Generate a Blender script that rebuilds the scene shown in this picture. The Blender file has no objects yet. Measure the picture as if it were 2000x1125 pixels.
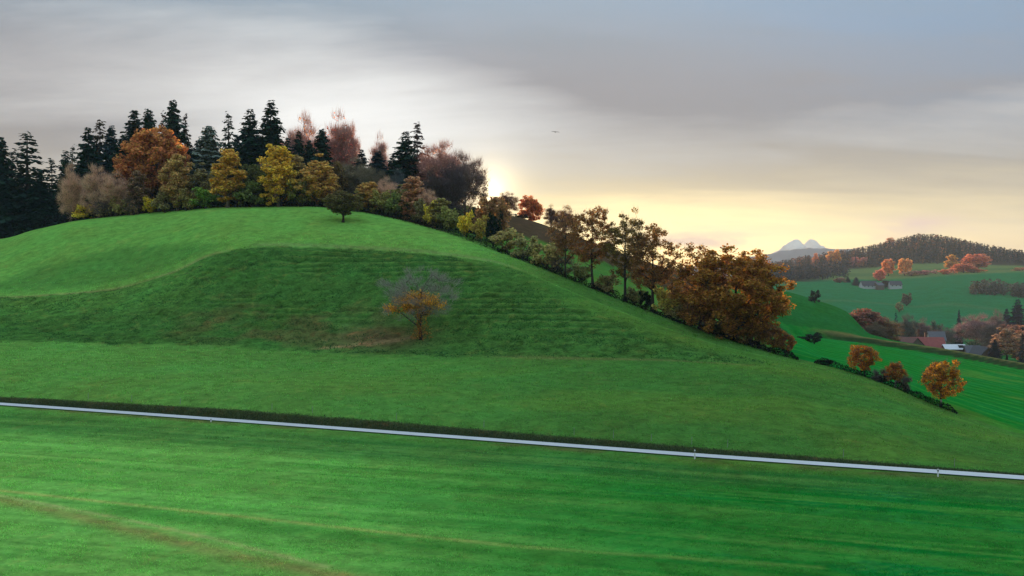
import bpy, math, random
import numpy as np
from mathutils import Vector

# ------------------------------------------------------------------ camera, sky, sun, exposure
SC = bpy.context.scene
COL = SC.collection
CAMZ = 24.0            # height of the viewpoint above the near field
F = 1921.0             # focal length expressed in pixels of a 2000 px wide photograph

cam_d = bpy.data.cameras.new('camera')
cam = bpy.data.objects.new('camera', cam_d)
COL.objects.link(cam)
cam.location = (0, 0, CAMZ)
cam.rotation_euler = (math.radians(90), 0, 0)
cam_d.sensor_width = 36.0
cam_d.lens = 36.0 * F / 2000.0
cam_d.clip_start = 0.5
cam_d.clip_end = 60000
SC.camera = cam

SUN_AZ = math.radians(-1.3)      # from +Y towards +X
SUN_EL = math.radians(5.6)
sun_dir = Vector((math.sin(SUN_AZ) * math.cos(SUN_EL), math.cos(SUN_AZ) * math.cos(SUN_EL), math.sin(SUN_EL)))
sun_l = bpy.data.lights.new('sun', 'SUN')
sun_l.energy = 5.0
sun_l.angle = math.radians(3.0)
sun_l.color = (1.0, 0.56, 0.26)
sun_o = bpy.data.objects.new('sun', sun_l)
COL.objects.link(sun_o)
sun_o.rotation_euler = (-sun_dir).to_track_quat('-Z', 'Y').to_euler()

SC.render.engine = 'CYCLES'
SC.view_settings.view_transform = 'Standard'
SC.view_settings.look = 'None'
SC.view_settings.exposure = 1.34
SC.view_settings.gamma = 1.0
SC.view_settings.use_curve_mapping = False
SC.cycles.use_denoising = True
SC.cycles.max_bounces = 6
SC.cycles.diffuse_bounces = 3
SC.cycles.transmission_bounces = 4
SC.cycles.volume_bounces = 1
SC.cycles.transparent_max_bounces = 8


class G:
    """small helper for building node trees"""
    def __init__(self, tree):
        self.t = tree
        tree.nodes.clear()

    def n(self, kind, ins=None, **props):
        nd = self.t.nodes.new(kind)
        for k, v in props.items():
            setattr(nd, k, v)
        for k, v in (ins or {}).items():
            s = nd.inputs[k]
            if hasattr(v, 'links') or isinstance(v, bpy.types.NodeSocket):
                self.t.links.new(v, s)
            else:
                s.default_value = v
        return nd

    def m(self, op, a, b=0.0, c=0.0, clamp=False):
        nd = self.n('ShaderNodeMath', {0: a, 1: b, 2: c}, operation=op)
        nd.use_clamp = clamp
        return nd.outputs[0]

    def ss(self, v, lo, hi, a=0.0, b=1.0, interp='SMOOTHSTEP'):
        return self.n('ShaderNodeMapRange', {0: v, 1: lo, 2: hi, 3: a, 4: b}, interpolation_type=interp).outputs[0]

    def mix(self, f, a, b, blend='MIX'):
        nd = self.n('ShaderNodeMix', data_type='RGBA', blend_type=blend)
        for i, v in ((0, f), (6, a), (7, b)):
            s = nd.inputs[i]
            if isinstance(v, bpy.types.NodeSocket):
                self.t.links.new(v, s)
            elif i == 0:
                s.default_value = v
            else:
                s.default_value = (v[0], v[1], v[2], 1.0)
        return nd.outputs[2]

    def noise(self, vec, scale, detail=4.0, rough=0.55, dist=0.0):
        nd = self.n('ShaderNodeTexNoise', {'Scale': scale, 'Detail': detail, 'Roughness': rough, 'Distortion': dist})
        if vec is not None:
            self.t.links.new(vec, nd.inputs['Vector'])
        return nd.outputs['Fac']


W = bpy.data.worlds.new('World')
SC.world = W
W.use_nodes = True
g = G(W.node_tree)
dv = g.n('ShaderNodeTexCoord').outputs['Generated']
dv = g.n('ShaderNodeVectorMath', {0: dv}, operation='NORMALIZE').outputs[0]
sx = g.n('ShaderNodeSeparateXYZ', {0: dv})
dx, dy, dz = sx.outputs[0], sx.outputs[1], g.m('MAXIMUM', sx.outputs[2], 0.0)
sky = g.n('ShaderNodeTexSky', sky_type='NISHITA')
sky.sun_disc = False
sky.sun_elevation = SUN_EL
sky.sun_rotation = SUN_AZ
sky.air_density = 1.2
sky.dust_density = 1.5
blue = g.mix(1.0, sky.outputs[0], (0.11, 0.11, 0.11), 'MULTIPLY')
# cloud deck seen in perspective: direction projected on a plane overhead
den = g.m('ADD', dz, 0.13)
cv = g.n('ShaderNodeCombineXYZ', {0: g.m('MULTIPLY', g.m('DIVIDE', dx, den), 0.42), 1: g.m('DIVIDE', dy, den), 2: 13.6}).outputs[0]
n1 = g.noise(cv, 0.62, 6.0, 0.52, 0.35)
n2 = g.noise(cv, 2.1, 5.0, 0.6, 0.3)
ang = g.m('ARCCOSINE', g.n('ShaderNodeVectorMath', {0: dv, 1: sun_dir}, operation='DOT_PRODUCT').outputs['Value'])
def lobe(x0, z0, wx, wz):
    return g.m('EXPONENT', g.m('MULTIPLY', g.m('ADD', g.m('POWER', g.m('DIVIDE', g.m('SUBTRACT', dx, x0), wx), 2.0), g.m('POWER', g.m('DIVIDE', g.m('SUBTRACT', dz, z0), wz), 2.0)), -1.0))


deck = g.m('ADD', g.m('MULTIPLY', g.m('SUBTRACT', n1, 0.5), 1.15), g.m('MULTIPLY', g.m('SUBTRACT', n2, 0.5), 0.75))
pf = g.m('ADD', g.m('ADD', deck, -0.06), g.m('MULTIPLY', lobe(-0.18, 0.165, 0.18, 0.075), 0.85))
pf = g.m('ADD', pf, g.m('MULTIPLY', g.m('ADD', lobe(0.22, 0.19, 0.22, 0.05), lobe(0.40, 0.24, 0.22, 0.09)), -0.22))
pf = g.m('ADD', pf, g.m('MULTIPLY', lobe(0.25, 0.145, 0.40, 0.035), 0.24))
pf = g.m('ADD', pf, g.m('MULTIPLY', lobe(-0.06, 0.10, 0.35, 0.05), 0.10), clamp=True)
cool = g.mix(g.ss(dz, 0.19, 0.31), (0.104, 0.104, 0.112), (0.072, 0.102, 0.128))
gap = g.m('MULTIPLY', g.ss(n2, 0.80, 0.45), g.m('ADD', g.m('MULTIPLY', lobe(0.52, 0.34, 0.30, 0.20), 1.3), g.m('MULTIPLY', g.ss(n1, 0.5, 0.36), 0.4)), clamp=True)
cool = g.mix(g.m('MULTIPLY', gap, 0.62), cool, g.mix(0.06, (0.030, 0.085, 0.16), blue))
base = g.mix(pf, cool, (0.415, 0.42, 0.412))
# warm light under the deck, strongest near the sun
wd = Vector((math.sin(math.radians(5.0)), math.cos(math.radians(5.0)), 0.02)).normalized()
wdot = g.n('ShaderNodeVectorMath', {0: dv, 1: wd}, operation='DOT_PRODUCT').outputs['Value']
wang = g.m('ARCCOSINE', wdot)
waz = g.m('ADD', 0.27, g.m('MULTIPLY', 0.73, g.m('EXPONENT', g.m('MULTIPLY', g.m('POWER', g.m('DIVIDE', wang, 0.30), 2.0), -1.0))))
wz = g.m('ADD', dz, g.m('MULTIPLY', g.m('SUBTRACT', n2, 0.5), 0.045))
wel = g.m('EXPONENT', g.m('MULTIPLY', g.m('POWER', g.m('DIVIDE', g.m('MAXIMUM', wz, 0.0), 0.074), 2.0), -1.0))
warmf = g.m('MULTIPLY', waz, wel, clamp=True)
warmc = g.mix(g.ss(dz, 0.0, 0.07), (2.15, 1.36, 0.40), (2.15, 1.65, 0.62))
base = g.mix(warmf, base, warmc)
# low broken clouds near the skyline
lv = g.n('ShaderNodeCombineXYZ', {0: g.m('MULTIPLY', dx, 7.0), 1: g.m('MULTIPLY', dz, 34.0), 2: g.m('MULTIPLY', dy, 2.0)}).outputs[0]
n3 = g.noise(lv, 1.35, 5.0, 0.55, 0.4)
lowm = g.m('MULTIPLY', g.ss(n3, 0.56, 0.66), g.ss(dz, 0.075, 0.045))
lows = g.m('ADD', lobe(0.195, 0.046, 0.055, 0.010), lobe(0.382, 0.060, 0.03, 0.007))
lowm = g.m('ADD', g.m('MULTIPLY', lowm, 0.35), g.m('MULTIPLY', lows, g.ss(n3, 0.38, 0.58)), clamp=True)
base = g.mix(g.m('MULTIPLY', lowm, 0.8), base, (0.52, 0.36, 0.30))
# veiled sun
gl = g.m('EXPONENT', g.m('MULTIPLY', g.m('POWER', g.m('DIVIDE', ang, 0.014), 1.05), -1.0))
base = g.mix(g.m('MULTIPLY', gl, 0.9), base, (2.0, 1.65, 1.0))
# overcast brightening towards the zenith, steepened on purpose to light the ground
zenith_lift = g.m('DIVIDE', g.m('ADD', 1.0, g.m('MULTIPLY', dz, 8.0)), 2.2)
bg = g.n('ShaderNodeBackground', {0: base, 1: zenith_lift})
out = g.n('ShaderNodeOutputWorld', {0: bg.outputs[0]})


# ------------------------------------------------------------------ numeric helpers
def hash2(ix, iy, seed):
    ix = ix.astype(np.uint32); iy = iy.astype(np.uint32)
    h = ix * np.uint32(374761393) + iy * np.uint32(668265263) + np.uint32((seed * 974711 + 13) & 0xffffffff)
    h = (h ^ (h >> np.uint32(13))) * np.uint32(1274126177)
    h = h ^ (h >> np.uint32(16))
    return (h & np.uint32(0xffffff)).astype(np.float64) / 16777215.0


def vnoise(x, y, seed=0):
    x0 = np.floor(x); y0 = np.floor(y)
    fx = x - x0; fy = y - y0
    ix = x0.astype(np.int64); iy = y0.astype(np.int64)
    u = fx * fx * (3 - 2 * fx); v = fy * fy * (3 - 2 * fy)
    a = hash2(ix, iy, seed); b = hash2(ix + 1, iy, seed)
    c = hash2(ix, iy + 1, seed); d = hash2(ix + 1, iy + 1, seed)
    return (a * (1 - u) + b * u) * (1 - v) + (c * (1 - u) + d * u) * v


def fbm(x, y, seed=0, octs=4):
    s = 0.0; amp = 0.5; tot = 0.0
    for o in range(octs):
        s = s + amp * vnoise(x * 2 ** o + 17.3 * o, y * 2 ** o - 9.1 * o, seed + o)
        tot += amp; amp *= 0.5
    return s / tot


def sstep(v, a, b):
    u = np.clip((v - a) / (b - a), 0, 1)
    return u * u * (3 - 2 * u)


def pchip_slopes(x, y):
    h = np.diff(x); d = np.diff(y) / h
    m = np.zeros_like(y)
    for i in range(1, len(x) - 1):
        if d[i - 1] * d[i] > 0:
            w1 = 2 * h[i] + h[i - 1]; w2 = h[i] + 2 * h[i - 1]
            m[i] = (w1 + w2) / (w1 / d[i - 1] + w2 / d[i])
    m[0] = d[0]; m[-1] = d[-1]
    return m


def pchip(x, y, q):
    x = np.asarray(x, float); y = np.asarray(y, float); q = np.asarray(q, float)
    m = pchip_slopes(x, y)
    qq = np.clip(q, x[0], x[-1])
    i = np.clip(np.searchsorted(x, qq) - 1, 0, len(x) - 2)
    h = x[i + 1] - x[i]; s = (qq - x[i]) / h
    return ((1 + 2 * s) * (1 - s) ** 2) * y[i] + (s * (1 - s) ** 2) * h * m[i] + (s * s * (3 - 2 * s)) * y[i + 1] + (s * s * (s - 1)) * h * m[i + 1]


# ------------------------------------------------------------------ the lie of the land
# break lines of the terrain, near to far: azimuth knot -> (distance north, height above the viewpoint)
def P(*rows):
    """rows of (px, py, Y) -> azimuth knots, Y, z"""
    a = np.array(rows, float)
    return a[:, 0], a[:, 2], (562.5 - a[:, 1]) / F * a[:, 2]


def Z(*rows):
    a = np.array(rows, float)
    return a[:, 0], a[:, 1], a[:, 2]


road_c = P((-700, 745, 170), (0, 790, 150), (500, 826, 137), (1000, 863, 126), (1400, 893, 118), (2000, 935, 108), (2700, 985, 98))
bank_top = P((-700, 731, 173.5), (0, 775, 153.5), (500, 804, 140.5), (1000, 845, 129.5), (1400, 878, 121.2), (2000, 926, 111), (2700, 976, 101))
crest = P((-700, 490, 330), (-200, 478, 330), (0, 467, 330), (70, 449, 327), (150, 432, 322), (300, 414, 315), (450, 404, 308), (600, 402, 303), (700, 412, 296),
          (860, 450, 276), (1000, 500, 250), (1150, 560, 232), (1300, 620, 215), (1430, 665, 203), (1550, 700, 195), (1600, 711, 190),
          (1700, 740, 180), (1865, 807, 164), (2000, 850, 152), (2700, 960, 130))


def off(l, dy, dz):
    return l[0], l[1] + dy, l[2] + dz


terrace = P((-700, 480, 372), (0, 462, 372), (300, 408, 360), (600, 395, 350), (850, 402, 345), (1000, 448, 355), (1110, 485, 360), (1200, 515, 368), (1330, 570, 385),
            (1430, 610, 395), (1530, 640, 420), (1620, 650, 430), (1850, 684, 420), (2000, 711, 400), (2700, 800, 360))
LINES = [
    Z((0, 4, -24), (1, 4, -24)),
    P((-700, 1090, 72), (0, 1125, 70), (1000, 1125, 72), (2000, 1125, 75), (2700, 1135, 75)),
    off(road_c, -8.0, -0.75),
    off(road_c, -1.7, -0.10),
    off(road_c, 1.7, 0.02),
    bank_top,
    P((-700, 650, 212), (0, 668, 206), (300, 676, 203), (600, 690, 198), (820, 697, 190), (1000, 699, 186), (1300, 705, 182), (1500, 716, 176),
      (1600, 735, 172), (1700, 765, 164), (1865, 830, 150), (2000, 872, 138), (2700, 966, 118)),
    P((-700, 572, 246), (0, 580, 245), (200, 564, 245), (330, 530, 246), (430, 488, 250), (520, 478, 252), (700, 484, 250), (860, 495, 245),
      (960, 512, 237), (1000, 524, 233), (1150, 585, 216), (1300, 642, 201), (1430, 682, 192), (1550, 707, 187), (1600, 718, 183), (1700, 748, 174),
      (1865, 815, 159), (2000, 858, 147), (2700, 963, 125)),
    crest,
    P((-700, 485, 350), (0, 467, 350), (300, 411, 336), (600, 398, 326), (850, 420, 318), (1000, 478, 300), (1060, 505, 292), (1150, 550, 285), (1300, 602, 285),
      (1430, 643, 285), (1560, 665, 275), (1600, 688, 258), (1700, 703, 258), (1865, 747, 258), (2000, 770, 258), (2700, 880, 240)),
    off(terrace, -5.0, -2.3),
    terrace,
    P((-700, 500, 420), (0, 480, 430), (300, 420, 430), (600, 400, 410), (850, 398, 400), (1010, 428, 430), (1110, 458, 432), (1200, 490, 435), (1330, 530, 445), (1430, 551, 475),
      (1530, 568, 520), (1600, 588, 530), (1650, 607, 530), (1700, 652, 515), (1850, 692, 470), (2000, 722, 448), (2700, 830, 420)),
    Z((-700, 640, -2), (850, 640, 2), (1200, 640, -18), (1530, 640, -32), (1700, 640, -40), (1850, 640, -43), (2000, 640, -44), (2700, 640, -46)),
    Z((-700, 760, -10), (850, 760, -12), (1200, 760, -34), (1530, 760, -44), (1700, 760, -45), (1850, 760, -45), (2700, 760, -46)),
    P((-700, 570, 900), (1200, 610, 900), (1530, 621, 900), (1700, 632, 900), (1850, 640, 900), (2000, 641, 900), (2700, 650, 900)),
    P((-700, 560, 1250), (1200, 561, 1250), (1530, 560, 1250), (1640, 558, 1290), (1700, 564, 1300), (1780, 572, 1230), (1850, 561, 1210), (1920, 566, 1180), (2000, 580, 1130), (2700, 590, 1130)),
    P((-700, 552, 1500), (1200, 548, 1500), (1530, 546, 1500), (1650, 545, 1500), (1700, 547, 1470), (1790, 540, 1500), (1900, 534, 1500), (2000, 530, 1500), (2700, 528, 1500)),
    P((-700, 545, 1800), (1200, 542, 1800), (1530, 540, 1800), (1640, 531, 1800), (1700, 528, 1800), (1760, 522, 1800), (1850, 520, 1800), (2000, 522, 1800), (2700, 525, 1800)),
    P((-700, 548, 2300), (1300, 546, 2300), (1480, 534, 2300), (1560, 519, 2300), (1640, 506, 2300), (1700, 496, 2300), (1760, 482, 2300), (1800, 474, 2300),
      (1850, 479, 2300), (1900, 489, 2300), (2000, 507, 2300), (2300, 540, 2300), (2700, 548, 2300)),
    Z((0, 2900, 15), (1, 2900, 15)),
    Z((0, 8300, 30), (1, 8300, 30)),
]


def lines_at(t):
    px = np.clip(1000 + F * np.asarray(t, float), -536, 2536)
    Ys = [pchip(l[0], l[1], px) for l in LINES]
    Zs = [pchip(l[0], l[2], px) for l in LINES]
    return np.array(Ys), np.array(Zs)


def relief(X, Y):
    a = np.clip((Y - 30) / 60, 0, 1)
    return a * ((fbm(X / 34, Y / 34, 5, 3) - 0.5) * 0.5 * np.clip(Y / 250, 0.4, 6) * np.clip((Y - 128) / 40, 0.25, 1))


def ground_z(X, Y):
    Ys, Zs = lines_at(np.array([X / Y]))
    return float(pchip(Ys[:, 0], Zs[:, 0], np.array([Y]))[0] + relief(np.array([float(X)]), np.array([float(Y)]))[0]) + CAMZ


def on_px(px, Y):
    X = (px - 1000) / F * Y
    return X, Y, float(grid_at(np.array([X]), np.array([float(Y)]))[0])


# ------------------------------------------------------------------ materials
def new_mat(name):
    m = bpy.data.materials.new(name)
    m.use_nodes = True
    return m, G(m.node_tree)


def leaf_material(name, trans=0.35, vary=0.55):
    m, g = new_mat(name)
    oc = g.n('ShaderNodeObjectInfo').outputs['Color']
    r = g.n('ShaderNodeNewGeometry').outputs['Random Per Island']
    v = g.ss(r, 0, 1, 1 - vary, 1 + vary, 'LINEAR')
    hs = g.n('ShaderNodeHueSaturation', {'Hue': g.ss(g.m('FRACT', g.m('MULTIPLY', r, 7.31)), 0, 1, 0.478, 0.522, 'LINEAR'), 'Saturation': 1.0, 'Value': v, 'Color': oc})
    d = g.n('ShaderNodeBsdfDiffuse', {0: hs.outputs[0]})
    tr = g.n('ShaderNodeBsdfTranslucent', {0: hs.outputs[0]})
    mx = g.n('ShaderNodeMixShader', {0: trans, 1: d.outputs[0], 2: tr.outputs[0]})
    g.n('ShaderNodeOutputMaterial', {0: mx.outputs[0]})
    return m


def plain_material(name, col, rough=0.9, nscale=2.0, namt=0.25, bump=0.0):
    m, g = new_mat(name)
    co = g.n('ShaderNodeTexCoord').outputs['Object']
    n = g.noise(co, nscale, 5, 0.6)
    c = g.mix(n, [x * (1 - namt) for x in col], [min(1, x * (1 + namt)) for x in col])
    b = g.n('ShaderNodeBsdfPrincipled', {'Base Color': c, 'Roughness': rough})
    if bump:
        bp = g.n('ShaderNodeBump', {'Strength': bump, 'Height': n})
        g.t.links.new(bp.outputs[0], b.inputs['Normal'])
    g.n('ShaderNodeOutputMaterial', {0: b.outputs[0]})
    return m


M = {}
M['leaf'] = leaf_material('foliage', 0.5, 0.62)
M['needle'] = leaf_material('needles', 0.08, 0.5)
M['twig'] = leaf_material('twigs', 0.25, 0.4)
M['bark'] = plain_material('dark_bark', (0.035, 0.028, 0.022), 0.95, 1.5, 0.4)
M['birch'] = plain_material('pale_bark', (0.16, 0.14, 0.12), 0.9, 3.0, 0.5)
M['guard'] = plain_material('pale_trunk_guard', (0.42, 0.40, 0.36), 0.8, 3.0, 0.2)
M['post'] = plain_material('weathered_post', (0.26, 0.27, 0.25), 0.8, 4.0, 0.2)
M['marker'] = plain_material('white_plastic', (0.78, 0.78, 0.76), 0.5, 4.0, 0.06)
M['black'] = plain_material('black_band', (0.02, 0.02, 0.02), 0.6, 4.0, 0.1)
M['tile_red'] = plain_material('red_roof_tiles', (0.24, 0.055, 0.048), 0.9, 0.8, 0.35)
M['tile_grey'] = plain_material('grey_roof', (0.085, 0.085, 0.10), 0.85, 0.8, 0.25)
M['tile_dark'] = plain_material('dark_roof', (0.045, 0.045, 0.055), 0.9, 0.8, 0.25)
M['metal_white'] = plain_material('pale_sheet_roof', (0.52, 0.53, 0.55), 0.45, 0.4, 0.08)
M['wood_red'] = plain_material('red_brown_boards', (0.13, 0.05, 0.04), 0.9, 0.6, 0.3)
M['wood'] = plain_material('weathered_boards', (0.14, 0.10, 0.075), 0.9, 0.6, 0.3)
M['plaster'] = plain_material('white_plaster', (0.46, 0.46, 0.46), 0.85, 0.5, 0.1)
M['hole'] = plain_material('dark_opening', (0.012, 0.012, 0.014), 0.8, 1.0, 0.2)
M['rock_snow'] = None


def ground_material():
    m, g = new_mat('meadow')
    at = g.n('ShaderNodeAttribute', attribute_name='Col')
    col, rough = at.outputs['Color'], at.outputs['Alpha']
    co = g.n('ShaderNodeTexCoord').outputs['Object']
    big = g.noise(co, 0.07, 4, 0.6)
    mid = g.noise(co, 0.45, 5, 0.65, 0.4)
    fine = g.noise(co, 2.6, 4, 0.7)
    k = g.m('ADD', 0.55, g.m('MULTIPLY', rough, 0.75))
    v = g.m('ADD', 1.0, g.m('MULTIPLY', k, g.m('ADD', g.m('MULTIPLY', g.m('SUBTRACT', mid, 0.5), 1.9),
                                              g.m('ADD', g.m('MULTIPLY', g.m('SUBTRACT', fine, 0.5), 1.5), g.m('MULTIPLY', g.m('SUBTRACT', big, 0.5), 0.8)))))
    v = g.m('MAXIMUM', v, 0.12)
    dry = g.ss(g.noise(co, 0.28, 5, 0.7, 0.6), 0.52, 0.72)
    hs = g.n('ShaderNodeHueSaturation', {'Hue': g.ss(big, 0.3, 0.7, 0.49, 0.515, 'LINEAR'), 'Saturation': 1.0, 'Value': v, 'Color': col})
    c = g.mix(g.m('MULTIPLY', dry, g.m('ADD', 0.24, g.m('MULTIPLY', rough, 0.25))), hs.outputs[0], g.mix(1.0, hs.outputs[0], (2.6, 1.05, 1.25), 'MULTIPLY'))
    bmp = g.n('ShaderNodeBump', {'Strength': g.m('ADD', 0.22, g.m('MULTIPLY', rough, 0.5)), 'Distance': 0.5, 'Height': g.m('ADD', mid, g.m('MULTIPLY', fine, 0.4))})
    b = g.n('ShaderNodeBsdfDiffuse', {'Color': c, 'Roughness': 1.0, 'Normal': bmp.outputs[0]})
    g.n('ShaderNodeOutputMaterial', {0: b.outputs[0]})
    return m


def attr_material(name, rough=1.0, trans=0.0):
    m, g = new_mat(name)
    at = g.n('ShaderNodeAttribute', attribute_name='Col')
    r = g.n('ShaderNodeNewGeometry').outputs['Random Per Island']
    c = g.mix(1.0, at.outputs['Color'], g.n('ShaderNodeCombineColor', {0: g.ss(r, 0, 1, .6, 1.4, 'LINEAR'), 1: g.ss(r, 0, 1, .6, 1.4, 'LINEAR'), 2: g.ss(r, 0, 1, .6, 1.4, 'LINEAR')}).outputs[0], 'MULTIPLY')
    d = g.n('ShaderNodeBsdfDiffuse', {0: c})
    tr = g.n('ShaderNodeBsdfTranslucent', {0: c})
    mx = g.n('ShaderNodeMixShader', {0: trans, 1: d.outputs[0], 2: tr.outputs[0]})
    g.n('ShaderNodeOutputMaterial', {0: mx.outputs[0]})
    return m


def road_material():
    m, g = new_mat('asphalt_lane')
    co = g.n('ShaderNodeTexCoord').outputs['Object']
    n = g.noise(co, 0.35, 5, 0.6)
    c = g.mix(n, (0.42, 0.43, 0.43), (0.58, 0.585, 0.58))
    b = g.n('ShaderNodeBsdfPrincipled', {'Base Color': c, 'Roughness': 0.42, 'Specular IOR Level': 0.6})
    g.n('ShaderNodeOutputMaterial', {0: b.outputs[0]})
    return m


def snow_rock_material(name, rock, snow, lo, hi):
    m, g = new_mat(name)
    co = g.n('ShaderNodeTexCoord').outputs['Object']
    z = g.n('ShaderNodeSeparateXYZ', {0: co}).outputs[2]
    n = g.noise(co, 0.006, 6, 0.65)
    f = g.ss(g.m('ADD', z, g.m('MULTIPLY', g.m('SUBTRACT', n, 0.5), 420.0)), lo, hi)
    b = g.n('ShaderNodeBsdfDiffuse', {0: g.mix(f, rock, snow)})
    g.n('ShaderNodeOutputMaterial', {0: b.outputs[0]})
    return m


# ------------------------------------------------------------------ object helpers
def mesh_np(name, verts, quads=None, tris=None, smooth=False):
    me = bpy.data.meshes.new(name)
    verts = np.asarray(verts, np.float32)
    me.vertices.add(len(verts))
    me.vertices.foreach_set('co', verts.ravel())
    nq = 0 if quads is None else len(quads)
    nt = 0 if tris is None else len(tris)
    loops = []
    if nq: loops.append(np.asarray(quads, np.int32).ravel())
    if nt: loops.append(np.asarray(tris, np.int32).ravel())
    idx = np.concatenate(loops)
    me.loops.add(len(idx))
    me.loops.foreach_set('vertex_index', idx)
    me.polygons.add(nq + nt)
    st = np.concatenate([np.arange(nq) * 4, nq * 4 + np.arange(nt) * 3]).astype(np.int32)
    me.polygons.foreach_set('loop_start', st)
    if smooth:
        me.polygons.foreach_set('use_smooth', np.ones(nq + nt, bool))
    me.update(calc_edges=True)
    return me


def link(name, data, parent=None, mat=None):
    o = bpy.data.objects.new(name, data)
    COL.objects.link(o)
    if parent is not None:
        o.parent = parent
    if mat is not None and data is not None and not data.materials:
        data.materials.append(mat)
    return o


def tag(o, label=None, cat=None, group=None, kind=None):
    if label: o['label'] = label
    if cat: o['category'] = cat
    if group: o['group'] = group
    if kind: o['kind'] = kind
    return o


class MB:
    """collects boxes, tubes and polygons for one mesh"""
    def __init__(self):
        self.v = []; self.f = []

    def poly(self, pts):
        b = len(self.v); self.v += [tuple(p) for p in pts]; self.f.append(tuple(range(b, b + len(pts))))

    def box(self, x0, x1, y0, y1, z0, z1):
        b = len(self.v)
        self.v += [(x, y, z) for z in (z0, z1) for y in (y0, y1) for x in (x0, x1)]
        self.f += [tuple(b + i for i in q) for q in ((0, 2, 3, 1), (4, 5, 7, 6), (0, 1, 5, 4), (2, 6, 7, 3), (0, 4, 6, 2), (1, 3, 7, 5))]

    def tube(self, pts, rad, n=6):
        b = len(self.v); k = len(pts)
        for i, p in enumerate(pts):
            p = Vector(p)
            d = (Vector(pts[min(i + 1, k - 1)]) - Vector(pts[max(i - 1, 0)])).normalized()
            a = d.cross(Vector((0.31, 0.9, 0.2))).normalized(); c = d.cross(a)
            for j in range(n):
                an = 2 * math.pi * j / n
                self.v.append(tuple(p + (a * math.cos(an) + c * math.sin(an)) * rad[i]))
        for i in range(k - 1):
            for j in range(n):
                self.f.append((b + i * n + j, b + i * n + (j + 1) % n, b + (i + 1) * n + (j + 1) % n, b + (i + 1) * n + j))
        self.f.append(tuple(b + (k - 1) * n + j for j in range(n)))
        self.f.append(tuple(b + j for j in reversed(range(n))))

    def mesh(self, name):
        me = bpy.data.meshes.new(name); me.from_pydata(self.v, [], self.f); me.update()
        return me

    def build(self, name, mat, parent=None):
        return link(name, self.mesh(name), parent, mat)


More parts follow.
